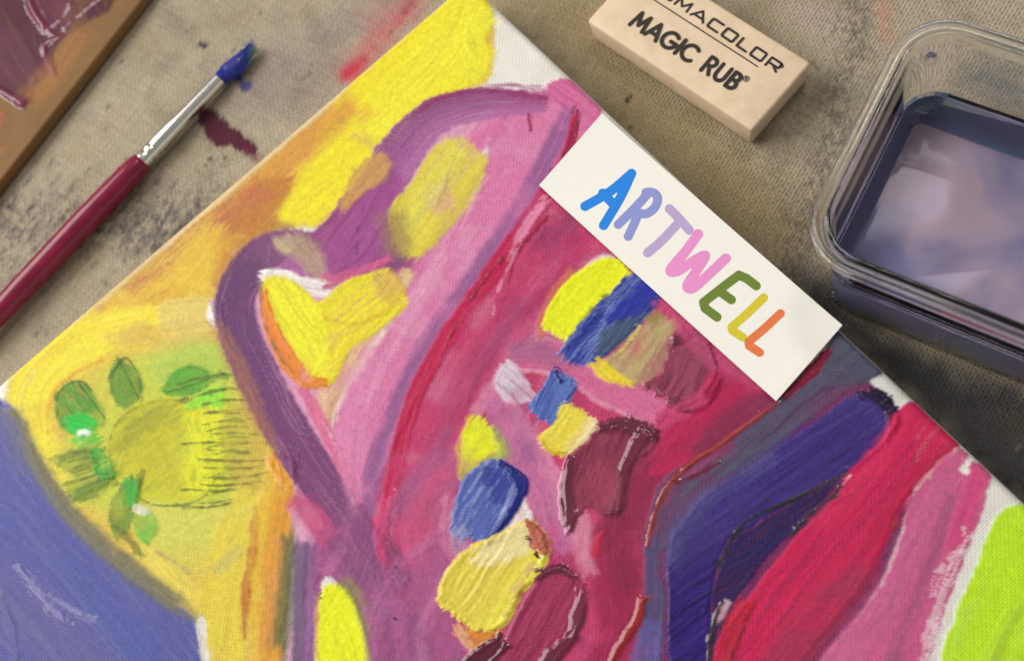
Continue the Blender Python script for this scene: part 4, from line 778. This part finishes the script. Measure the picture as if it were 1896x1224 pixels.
word = [('A', (38, 136, 232), [[(416, 272), (330, 345), (228, 405)], [(416, 272), (370, 370), (303, 482)], [(300, 352), (350, 404)]], 38),
        ('R', (146, 154, 216), [[(488, 346), (430, 410), (362, 478)], [(474, 348), (505, 350), (521, 372), (510, 408), (476, 434), (436, 430)], [(444, 432), (424, 480), (402, 526)]], 36),
        ('T', (190, 170, 214), [[(568, 414), (606, 452), (648, 500)], [(612, 462), (540, 540), (480, 592)]], 37),
        ('W', (236, 150, 208), [[(684, 516), (630, 590), (572, 660), (600, 666), (650, 634), (712, 602), (680, 660), (640, 724), (664, 734), (730, 676), (796, 614)]], 40),
        ('E', (112, 134, 54), [[(918, 726), (880, 696), (848, 682), (790, 726), (706, 792), (712, 816), (760, 852)], [(776, 752), (818, 782)]], 37),
        ('L', (216, 202, 52), [[(948, 774), (880, 840), (820, 892), (822, 906), (864, 934)]], 35),
        ('L', (232, 124, 74), [[(1016, 838), (950, 900), (888, 952), (890, 968), (932, 996)]], 35)]
for ch, rgb, lines, wd in word:
    ln = [[K(*q) for q in catmull(l, n=4)] if len(l) > 2 and ch not in 'EL' else [K(*q) for q in l] for l in lines]
    allp = np.array([q for l in ln for q in l]); w_ = wd/2.185
    x0, y0 = allp.min(0)-w_; x1, y1 = allp.max(0)+w_
    def tox(x, y):
        q = S.local((x, y))-c0; return (q[0]*MM, q[1]*MM, (0.345+zcurl(q))*MM)
    me = print_mesh('printed_letter', strokes_fn(ln, w_), x0, y0, x1, y1, 1.5, tox)
    me.update(); 
    bm = bmesh.new(); bm.from_mesh(me); bmesh.ops.recalc_face_normals(bm, faces=bm.faces[:])
    if bm.faces and sum(f.normal.z for f in bm.faces) < 0: bmesh.ops.reverse_faces(bm, faces=bm.faces[:])
    bm.to_mesh(me); bm.free()
    o = link('printed_letter', me, plain('letter_ink_%d_%d_%d' % rgb, rgb, 0.75, 0.03, 900, spec=0.3), strip)
    o['label'] = 'letter %s in %s ink' % (ch, {'A': 'bright blue', 'R': 'periwinkle', 'T': 'lilac', 'W': 'pink', 'E': 'olive green'}.get(ch, 'mustard yellow' if rgb[2] < 60 else 'orange'))

# ------------------------------------------------------------------ eraser
ZE = 9.5
pa, pb, pc = unproject((1087, 37), ZE), unproject((1399, 246), ZE), unproject((1501, 116), ZE)
ex = (pb-pa)/np.linalg.norm(pb-pa); AE = math.atan2(ex[1], ex[0]); ey = np.array([-ex[1], ex[0]])
LE, WE = 57.0, 24.4
eraser = thing('eraser', 'tan rectangular eraser with black printed words beside the canvas', 'eraser', (pa[0]*MM, pa[1]*MM, 0)); eraser.rotation_euler = (0, 0, AE)
bm = rounded_box(0, LE*MM, 0, WE*MM, 0, ZE*MM, 0.9*MM, 3)
for v in bm.verts:
    if v.co.z < ZE*MM*.5: v.co.x = (v.co.x-LE*MM/2)*.975+LE*MM/2; v.co.y = (v.co.y-WE*MM/2)*.97+WE*MM/2
bmesh.ops.subdivide_edges(bm, edges=[e for e in bm.edges if e.calc_length() > 8*MM], cuts=6, use_grid_fill=True)
for v in bm.verts: v.co.z = max(0.0, v.co.z)-(0.12*MM*math.sin(v.co.x/MM*.21)*math.cos(v.co.y/MM*.3) if v.co.z > 6*MM else 0)
m, nt, bs = new_mat('vinyl_eraser')
tc = nd(nt, 'ShaderNodeTexCoord'); nz = nd(nt, 'ShaderNodeTexNoise'); nz.inputs['Scale'].default_value = 260; nz.inputs['Detail'].default_value = 6; nt.links.new(tc.outputs['Object'], nz.inputs['Vector'])
cr = nd(nt, 'ShaderNodeValToRGB'); cr.color_ramp.elements[0].position = .3; cr.color_ramp.elements[0].color = L4((224, 199, 166)); cr.color_ramp.elements[1].position = .7; cr.color_ramp.elements[1].color = L4((236, 212, 182))
nt.links.new(nz.outputs[0], cr.inputs[0]); nt.links.new(cr.outputs[0], bs.inputs['Base Color']); nt.links.new(bump(nt, nz.outputs[0], .3, .15), bs.inputs['Normal'])
bs.inputs['Roughness'].default_value = .62; bs.inputs['Subsurface Weight'].default_value = .15; bs.inputs['Subsurface Radius'].default_value = (1, .7, .5); bs.inputs['Subsurface Scale'].default_value = .002
body = link('body', bm_mesh(bm, 'body'), m, eraser)
body.data.set_sharp_from_angle(angle=math.radians(40))
INK = plain('black_print', (44, 37, 30), .7, .4, 1800)
def arc(cx, cyy, rx, ry, a0, a1, n=14): return [(cx+rx*math.cos(math.radians(a)), cyy+ry*math.sin(math.radians(a))) for a in np.linspace(a0, a1, n)]
SANS = {'M': (1.02, [[(.04, 0), (.18, 1), (.51, .22), (.84, 1), (.98, 0)]]), 'A': (.86, [[(.0, 0), (.42, 1), (.84, 0)], [(.15, .3), (.69, .3)]]),
        'G': (1.0, [arc(.5, .5, .5, .5, 48, 352, 20)+[(1.0, .46)], [(.58, .46), (1.0, .46)]]), 'I': (.14, [[(.07, 0), (.07, 1)]]), 'C': (.86, [arc(.5, .5, .5, .5, 48, 312, 18)]),
        'R': (.66, [[(.07, 0), (.07, 1), (.3, 1)]+arc(.32, .74, .26, .26, 90, -90, 8)+[(.07, .48)], [(.3, .48), (.6, 0)]]), 'U': (.74, [[(.07, 1), (.07, .36)]+arc(.37, .34, .3, .34, 180, 360, 10)+[(.67, 1)]]),
        'B': (.62, [[(.07, 0), (.07, 1), (.28, 1)]+arc(.3, .76, .22, .24, 90, -90, 8)+[(.07, .53)], [(.28, .53)]+arc(.3, .27, .28, .27, 90, -90, 8)+[(.07, 0)]])}
WIDE = {'P': (1.1, [[(.08, 0), (.08, 1), (1.0, 1), (1.06, .9), (1.06, .5), (1.0, .4), (.08, .4)]]), 'R': (1.12, [[(.08, 0), (.08, 1), (1.0, 1), (1.06, .9), (1.06, .5), (1.0, .42), (.08, .42)], [(.55, .42), (1.1, 0)]]), 'I': (.16, [[(.08, 0), (.08, 1)]]),
        'S': (1.12, [[(1.04, 1), (.14, 1), (.08, .92), (.08, .6), (.16, .52), (.98, .5), (1.06, .42), (1.06, .1), (.98, 0), (.06, 0)]]), 'M': (1.36, [[(.06, 0), (.14, 1), (.68, .2), (1.22, 1), (1.3, 0)]]), 'A': (1.3, [[(.02, 0), (.65, 1), (1.28, 0)], [(.26, .26), (1.04, .26)]]),
        'C': (1.1, [[(1.08, 1), (.16, 1), (.08, .9), (.08, .1), (.16, 0), (1.08, 0)]]), 'O': (1.2, [[(.08, .1), (.08, .9), (.16, 1), (1.06, 1), (1.14, .9), (1.14, .1), (1.06, 0), (.16, 0), (.08, .1)]]), 'L': (.98, [[(.08, 1), (.08, 0), (.98, 0)]])}
def e_local(px): w = unproject(px, ZE)-pa; return np.array([w@ex, w@ey])
def typeset(text, font, p0, p1, cap, wt, gap, space=.5):
    """text set between two points of the eraser's top face"""
    a, b_ = e_local(p0), e_local(p1); d = (b_-a); Lt = np.linalg.norm(d); d /= Lt; nrm = np.array([-d[1], d[0]])
    tot = sum((font[c][0] if c != ' ' else space)+gap for c in text)-gap; sx = Lt/tot; x = 0
    for c in text:
        if c == ' ': x += space+gap; continue
        wch, lines = font[c]
        ln = [[((q[0])*sx, q[1]*cap) for q in l] for l in lines]; P = np.array([q for l in ln for q in l]); x0, y0 = P.min(0)-wt; x1, y1 = P.max(0)+wt
        xo = x*sx
        def tox(u, v):
            q = a+d*(u+xo)+nrm*v; return (q[0]*MM, q[1]*MM, (ZE+0.17)*MM)
        me = print_mesh('printed_letter', strokes_fn(ln, wt), x0, y0, x1, y1, 0.17, tox)
        link('printed_letter', me, INK, eraser); x += wch+gap
def Z(x, y): return (1070+x/4.213, y/4.213)
typeset('MAGIC RUB', SANS, Z(400, 186), Z(1206, 702), 4.75, 1.12, .19, .42)
typeset('PRISMACOLOR', WIDE, Z(395, -214), Z(1545, 560), 2.75, .68, .34)
a_, b_ = e_local(Z(250, -226)), e_local(Z(1402, 518))
for nm, ln, wt in (('printed_line', [[tuple(a_), tuple(b_)]], .34),):
    P = np.array([a_, b_]); me = print_mesh(nm, strokes_fn(ln, wt), P[:, 0].min()-1, P[:, 1].min()-1, P[:, 0].max()+1, P[:, 1].max()+1, .25, lambda x, y: (x*MM, y*MM, (ZE+0.17)*MM)); link(nm, me, INK, eraser)
for ctr, R_ in ((Z(1312, 612), .78), (Z(1590, 514), .5)):
    c_ = e_local(ctr); ln = [[(c_[0]+R_*math.cos(t), c_[1]+R_*math.sin(t)) for t in np.linspace(0, 2*math.pi, 20)], [(c_[0]-.2*R_, c_[1]-.4*R_), (c_[0]-.2*R_, c_[1]+.45*R_), (c_[0]+.25*R_, c_[1]+.35*R_), (c_[0]+.2*R_, c_[1]+.05*R_), (c_[0]-.1*R_, c_[1]), (c_[0]+.3*R_, c_[1]-.4*R_)]]
    me = print_mesh('registered_mark', strokes_fn(ln, .2*R_+.08), c_[0]-1.5, c_[1]-1.5, c_[0]+1.5, c_[1]+1.5, .1, lambda x, y: (x*MM, y*MM, (ZE+0.17)*MM)); link('registered_mark', me, INK, eraser)

# ------------------------------------------------------------------ paint brush lying on the cloth
bt, bf, bh = unproject((462, 82), 2.6), unproject((408, 146), 2.6), unproject((262, 296), 2.9)
bdir = (bh-bt)/np.linalg.norm(bh-bt); AB = math.atan2(bdir[1], bdir[0])
brush_o = thing('paint_brush', 'thin paint brush with dark red handle, silver ferrule and blue-loaded bristles', 'paint brush', (bf[0]*MM, bf[1]*MM, 0)); brush_o.rotation_euler = (0, 0, AB)
Lf = np.linalg.norm(bh-bf); ang2 = unproject((20, 566), 3)-bh; L2 = np.linalg.norm(ang2)
def lathe(name, prof, zc, mat, seg=28, flat=None, parent=None):
    """prof: (x mm, radius mm); axis along x at height zc(x)"""
    V = []; F = []
    for x, r in prof:
        for k in range(seg):
            a = 2*math.pi*k/seg; V.append((x*MM, r*math.cos(a)*MM*(1 if flat is None else flat(x)[0]), (zc(x)+r*math.sin(a)*(1 if flat is None else flat(x)[1]))*MM))
    for i in range(len(prof)-1):
        for k in range(seg): F.append((i*seg+k, i*seg+(k+1) % seg, (i+1)*seg+(k+1) % seg, (i+1)*seg+k))
    me = bpy.data.meshes.new(name); me.from_pydata(V, [], F+[tuple(range(seg))[::-1], tuple(range((len(prof)-1)*seg, len(prof)*seg))]); 
    bm = bmesh.new(); bm.from_mesh(me); bmesh.ops.recalc_face_normals(bm, faces=bm.faces[:]); bm.to_mesh(me); bm.free()
    for q in me.polygons: q.use_smooth = True
    me.set_sharp_from_angle(angle=math.radians(35))
    return link(name, me, mat, parent)
zax = lambda x: 2.75+0.018*x if x < Lf+45 else 2.75+0.018*(Lf+45)
rf0, rf1 = 2.05, 2.6
lathe('ferrule', [(0, rf0*.9), (.15, rf0), (Lf*.5, 2.3), (Lf-6, rf1), (Lf-5.6, rf1-.18), (Lf-4.9, rf1-.18), (Lf-4.5, rf1+.05), (Lf-3.6, rf1+.05), (Lf-3.2, rf1-.15), (Lf-2.5, rf1-.15), (Lf-2.1, rf1+.05), (Lf, rf1+.05), (Lf+.1, rf1-.2)], zax,
      plain('brushed_nickel', (226, 224, 216), .24, .05, 800, metal=1.0), 36, None, brush_o)
hl = lathe('handle', [(Lf-.5, 2.4), (Lf+.1, 2.8), (Lf+1.2, 3.2), (Lf+6, 3.6), (Lf+25, 3.8), (Lf+50, 3.6), (Lf+80, 2.9), (Lf+120, 1.9), (Lf+140, 1.6), (Lf+143, 1.1), (Lf+144, .3)], zax,
      plain('crimson_lacquer', (128, 16, 54), .32, .26, 260, coat=.35, spec=.3), 28, None, brush_o)
# bristles: a bundle of hairs that share one pointed tip, clotted with blue paint
V = []; F = []; Lb = np.linalg.norm(bt-bf)+1.0; BC = []
for k in range(260):
    a = rng.uniform(0, 2*math.pi); rr = math.sqrt(rng.random())*1.95; y0_, z0_ = rr*math.cos(a), rr*math.sin(a)
    ln_ = Lb*rng.uniform(.66, 1.04); tipy, tipz = y0_*.95+rng.normal(0, .45)+.3, z0_*.25-.9
    n_ = len(V); seg_ = 7
    for i in range(seg_):
        t = i/(seg_-1); bulge = 1+.45*math.sin(math.pi*min(t*1.15, 1)); x = -ln_*t+.4
        yy = (y0_*(1-t)+tipy*t)*bulge; zz = 2.6+(z0_*(1-t)+tipz*t)*bulge*(1-.35*t); hr = .2*(1-t*.75)
        for c in range(3): V.append((x*MM, (yy+hr*math.cos(c*2.094))*MM, max(.12, zz+hr*math.sin(c*2.094))*MM))
        gmix = max(0, min(1, (t-.62)*2.6))*(1.0 if y0_ > .1 else .12)
        colr = lin((26, 40, 150))*(1-gmix)+lin((96, 132, 84))*gmix
        BC += [colr*(0.75+.5*rng.random())]*3
    for i in range(seg_-1):
        for c in range(3): F.append((n_+i*3+c, n_+i*3+(c+1) % 3, n_+(i+1)*3+(c+1) % 3, n_+(i+1)*3+c))
me = mesh_np('bristles', V, F); set_col(me, np.array(BC))
m, nt, bs = new_mat('paint_loaded_bristle'); at = nd(nt, 'ShaderNodeAttribute', attribute_name='pigment'); nt.links.new(at.outputs['Color'], bs.inputs['Base Color']); bs.inputs['Roughness'].default_value = .35; bs.inputs['Coat Weight'].default_value = .3
link('bristles', me, m, brush_o)
pr_ = []
bl_prof = [(.3, 1.8), (-.6, 2.1), (-2.0, 2.3), (-4, 2.4), (-6.5, 2.35), (-8.5, 2.1), (-10, 1.7), (-11.2, 1.2), (-12, .5)]
bl = lathe('wet_paint', bl_prof, lambda x: 2.55+.06*x, plain('wet_blue_paint', (24, 34, 138), .3, .35, 420, bumpd=1.6, coat=.3), 20, lambda x: (1.0, .82), brush_o)

# ------------------------------------------------------------------ clear container with rinse water
T = 45.0
AC = math.radians(-60.6); cx_ = np.array([math.cos(AC), math.sin(AC)]); cyv = np.array([-math.sin(AC), math.cos(AC)])   # x along the near side, y to the far side
near = unproject((1633, 530), T); far_ = unproject((1800, 38), T); left_ = unproject((1548, 292), T)
y_near = near@cyv; y_far = far_@cyv; x_left = left_@cx_
Lc, Wc = 96.0, y_far-y_near
oc = cx_*(x_left+Lc/2)+cyv*((y_near+y_far)/2)
tub = thing('water_container', 'clear plastic rectangular container with rounded corners beside the canvas', 'container', (oc[0]*MM, oc[1]*MM, 0)); tub.rotation_euler = (0, 0, AC)
def ring(inset, rad, n=9):
    hx, hy = Lc/2-inset, Wc/2-inset; rad = max(rad-inset*(.8 if inset < 7 else 1.25), 1.6); out = []
    for sx, sy, a0 in ((1, 1, 0), (-1, 1, 90), (-1, -1, 180), (1, -1, 270)):
        for k in range(n+1):
            a = math.radians(a0+90*k/n); out.append((sx*(hx-rad)+rad*math.cos(a), sy*(hy-rad)+rad*math.sin(a)))
        # a midpoint on each side keeps the walls gently true
    return out
def shell(name, prof, mat, parent, cap0=True, cap1=True, rad=13.0, wob=0.0):
    V = []; F = []; N = None
    for i, (ins, z) in enumerate(prof):
        rg = ring(ins, rad); N = len(rg)
        V += [(x*MM, y*MM, z*MM) for x, y in rg]
    for i in range(len(prof)-1):
        for k in range(N): F.append((i*N+k, i*N+(k+1) % N, (i+1)*N+(k+1) % N, (i+1)*N+k))
    if cap0: F.append(tuple(range(N))[::-1])
    if cap1: F.append(tuple(range((len(prof)-1)*N, len(prof)*N)))
    me = bpy.data.meshes.new(name); me.from_pydata(V, [], F)
    bm = bmesh.new(); bm.from_mesh(me); bmesh.ops.recalc_face_normals(bm, faces=bm.faces[:]); bm.to_mesh(me); bm.free()
    for q in me.polygons: q.use_smooth = True
    me.set_sharp_from_angle(angle=math.radians(50))
    return link(name, me, mat, parent)
m, nt, bs = new_mat('clear_plastic'); bs.inputs['Base Color'].default_value = (.97, .975, .97, 1); bs.inputs['Transmission Weight'].default_value = 1; bs.inputs['Roughness'].default_value = .0; bs.inputs['IOR'].default_value = 1.45
tc = nd(nt, 'ShaderNodeTexCoord'); nz = nd(nt, 'ShaderNodeTexNoise'); nz.inputs['Scale'].default_value = 60; nz.inputs['Detail'].default_value = 2; nt.links.new(tc.outputs['Object'], nz.inputs['Vector']); nt.links.new(bump(nt, nz.outputs[0], .08, .4), bs.inputs['Normal'])
CLEAR = m
W0, W1 = 3.4, 6.2                        # wall inset at the rim and at the base (outer), 1.3 mm thick
shell('tub_wall', [(9.0, .5), (7.0, .15), (6.3, .5), (6.0, 1.6), (3.9, T-9), (3.65, T-4.0), (3.45, T-2.2), (3.0, T-1.6), (1.5, T-1.55), (.75, T-1.4), (.6, T-2.0), (.55, T-3.0), (.3, T-3.25), (0, T-3.0), (0, T-1.0), (.25, T-.4), (.7, T-.1), (1.2, T-.25), (1.6, T-.65), (2.6, T-.7), (3.2, T-.35), (3.7, T-.25), (4.15, T-.6), (4.4, T-2.0), (4.8, T-9), (6.9, 2.6), (7.5, 1.7), (9.4, 1.4)], CLEAR, tub)
# clear bead inside the far corner, standing in for a dark drop-like reflection
bm = bmesh.new(); bmesh.ops.create_icosphere(bm, subdivisions=3, radius=1)
for v in bm.verts: v.co = Vector((v.co.x*1.5*MM, v.co.y*1.5*MM, v.co.z*2.6*MM))
so = link('reflection_bead', bm_mesh(bm, 'reflection_bead'), CLEAR, tub)
so.location = ((-Lc/2+8.3)*MM, (Wc/2-8.3)*MM, (T-6.5)*MM)
m, nt, bs = new_mat('murky_water'); bs.inputs['Base Color'].default_value = (.96, .95, .98, 1); bs.inputs['Transmission Weight'].default_value = 1; bs.inputs['Roughness'].default_value = 0.0; bs.inputs['IOR'].default_value = 1.33
va = nd(nt, 'ShaderNodeVolumeAbsorption'); va.inputs['Color'].default_value = (.40, .30, .66, 1); va.inputs['Density'].default_value = 9.0
out = nt.nodes['Material Output']; nt.links.new(va.outputs[0], out.inputs['Volume'])
WZ = 21.0
def win_in(z): return 4.8+(6.9-4.8)*((T-9-z)/(T-9-2.6))
water = shell('rinse_water', [(9.0, 2.15), (7.4, 2.3), (win_in(4.0)-.08, 4.0), (win_in(WZ)-.1, WZ+.35), (win_in(WZ)+.35, WZ+.12), (win_in(WZ)+1.0, WZ)], m, None)
water.location = (oc[0]*MM, oc[1]*MM, 0); water.rotation_euler = (0, 0, AC)
tag(water, 'murky purple rinse water pooled inside the clear plastic container', 'water')
# floor layer with the water's pale reflections painted into its colour
m, nt, bs = new_mat('reflection_tint'); tc = nd(nt, 'ShaderNodeTexCoord'); nz = nd(nt, 'ShaderNodeTexNoise'); nz.inputs['Scale'].default_value = 38; nz.inputs['Detail'].default_value = 3; nz.inputs['Roughness'].default_value = .45; nz.inputs['Distortion'].default_value = .6
nt.links.new(tc.outputs['Object'], nz.inputs['Vector']); cr = nd(nt, 'ShaderNodeValToRGB'); cr.color_ramp.elements[0].position = .36; cr.color_ramp.elements[0].color = L4((142, 144, 178)); cr.color_ramp.elements[1].position = .58; cr.color_ramp.elements[1].color = L4((206, 188, 192))
nt.links.new(nz.outputs[0], cr.inputs[0]); nt.links.new(cr.outputs[0], bs.inputs['Base Color']); bs.inputs['Roughness'].default_value = .8
lining = thing('tint_lining', 'added mauve and purple lining inside the clear container, water reflections and refraction painted in', 'tinted lining', (oc[0]*MM, oc[1]*MM, 0)); lining.rotation_euler = (0, 0, AC)
shell('floor_layer', [(9.6, 1.45), (8.0, 1.5), (7.9, 1.95), (8.8, 2.08)], m, lining)
mf, nt, bs = new_mat('water_tint_film'); tc = nd(nt, 'ShaderNodeTexCoord'); nz = nd(nt, 'ShaderNodeTexNoise'); nz.inputs['Scale'].default_value = 55; nz.inputs['Detail'].default_value = 4  # added opaque film, refracted tint of the water painted into its colour
nt.links.new(tc.outputs['Object'], nz.inputs['Vector']); cr = nd(nt, 'ShaderNodeValToRGB'); cr.color_ramp.elements[0].position = .35; cr.color_ramp.elements[0].color = L4((128, 158, 186)); cr.color_ramp.elements[1].position = .65; cr.color_ramp.elements[1].color = L4((166, 152, 200))
nt.links.new(nz.outputs[0], cr.inputs[0]); nt.links.new(cr.outputs[0], bs.inputs['Base Color']); bs.inputs['Roughness'].default_value = .7
fi = lambda z: win_in(z)+.12
shell('wall_film', [(fi(2.2)+.9, 2.3), (fi(3.0)+.1, 3.0), (fi(12), 12), (fi(WZ-1.2), WZ-1.2), (fi(WZ-1.2)+.25, WZ-1.3), (fi(12)+.3, 12), (fi(3.0)+.45, 3.2), (fi(2.2)+1.2, 2.5)], mf, lining, False, False)
# ------------------------------------------------------------------ second painting on cardboard, top left
ZB = 4.0
k0, k1 = unproject((262, 0), ZB), unproject((4, 330), ZB)
kd = (k1-k0)/np.linalg.norm(k1-k0); AK = math.atan2(kd[1], kd[0])
ko = k0-kd*70
board = thing('painted_cardboard', 'ochre cardboard panel with maroon paint at the top left corner', 'cardboard panel', (ko[0]*MM, ko[1]*MM, 0)); board.rotation_euler = (0, 0, AK)
bm = rounded_box(0, .19, -.13, 0, 0, ZB*MM, .9*MM, 3)
link('cardboard', bm_mesh(bm, 'cardboard'), plain('ochre_cardboard', (134, 98, 56), .75, .12, 90, bumpd=.3), board)
B = Support(board, ko, AK, (2.0, 188.0), (-100.0, -1.2), ZB, .6, (134, 98, 56))
q = B.patch
q([(-140, -200), (260, -200), (212, -6), (160, 40), (122, 66), (98, 98), (104, 140), (84, 138), (64, 160), (52, 192), (36, 192), (10, 172), (-80, 180), (-200, 100)], 60, (78, 20, 44), col2=(58, 10, 30), soft=5, rough=4, streak=.8, su=120, sv=10, h=.2, ridge=.2)
q([(-60, 40), (30, 60), (70, 110), (60, 150), (0, 150), (-60, 120)], 60, (96, 38, 62), col2=(80, 26, 48), a=.8, soft=18)
q([(60, -60), (140, -40), (130, 30), (80, 60), (60, 30)], 60, (104, 40, 66), col2=(80, 24, 48), a=.7, soft=14)
for pts, w_ in (([(136, -20), (128, 12), (106, 38), (88, 56), (112, 66), (130, 40), (190, -10)], [5, 6, 6, 7, 5, 5, 5]), ([(118, 66), (94, 76), (82, 88), (86, 112), (102, 138)], [5, 6, 6, 6, 8]), ([(-10, 160), (14, 176), (34, 188), (44, 190)], [8, 10, 14, 14]), ([(50, -20), (62, 20), (84, 52)], [10, 14, 8])):
    B.brush(pts, w_, (112, 44, 70), col2=(150, 84, 110), soft=3, rough=2, h=.7, ridge=.2, mat=GLOSS)  # pale gloss highlights painted into the pinker ridge colour
B.brush([(-20, 225), (4, 215)], [26, 16], (172, 92, 70), soft=8, a=.8)
B.brush([(-40, 260), (8, 280)], [30, 10], (176, 110, 66), soft=12, a=.6)
B.brush([(150, 60), (100, 130), (60, 180)], [30, 40, 30], (178, 118, 66), soft=18, a=.5)
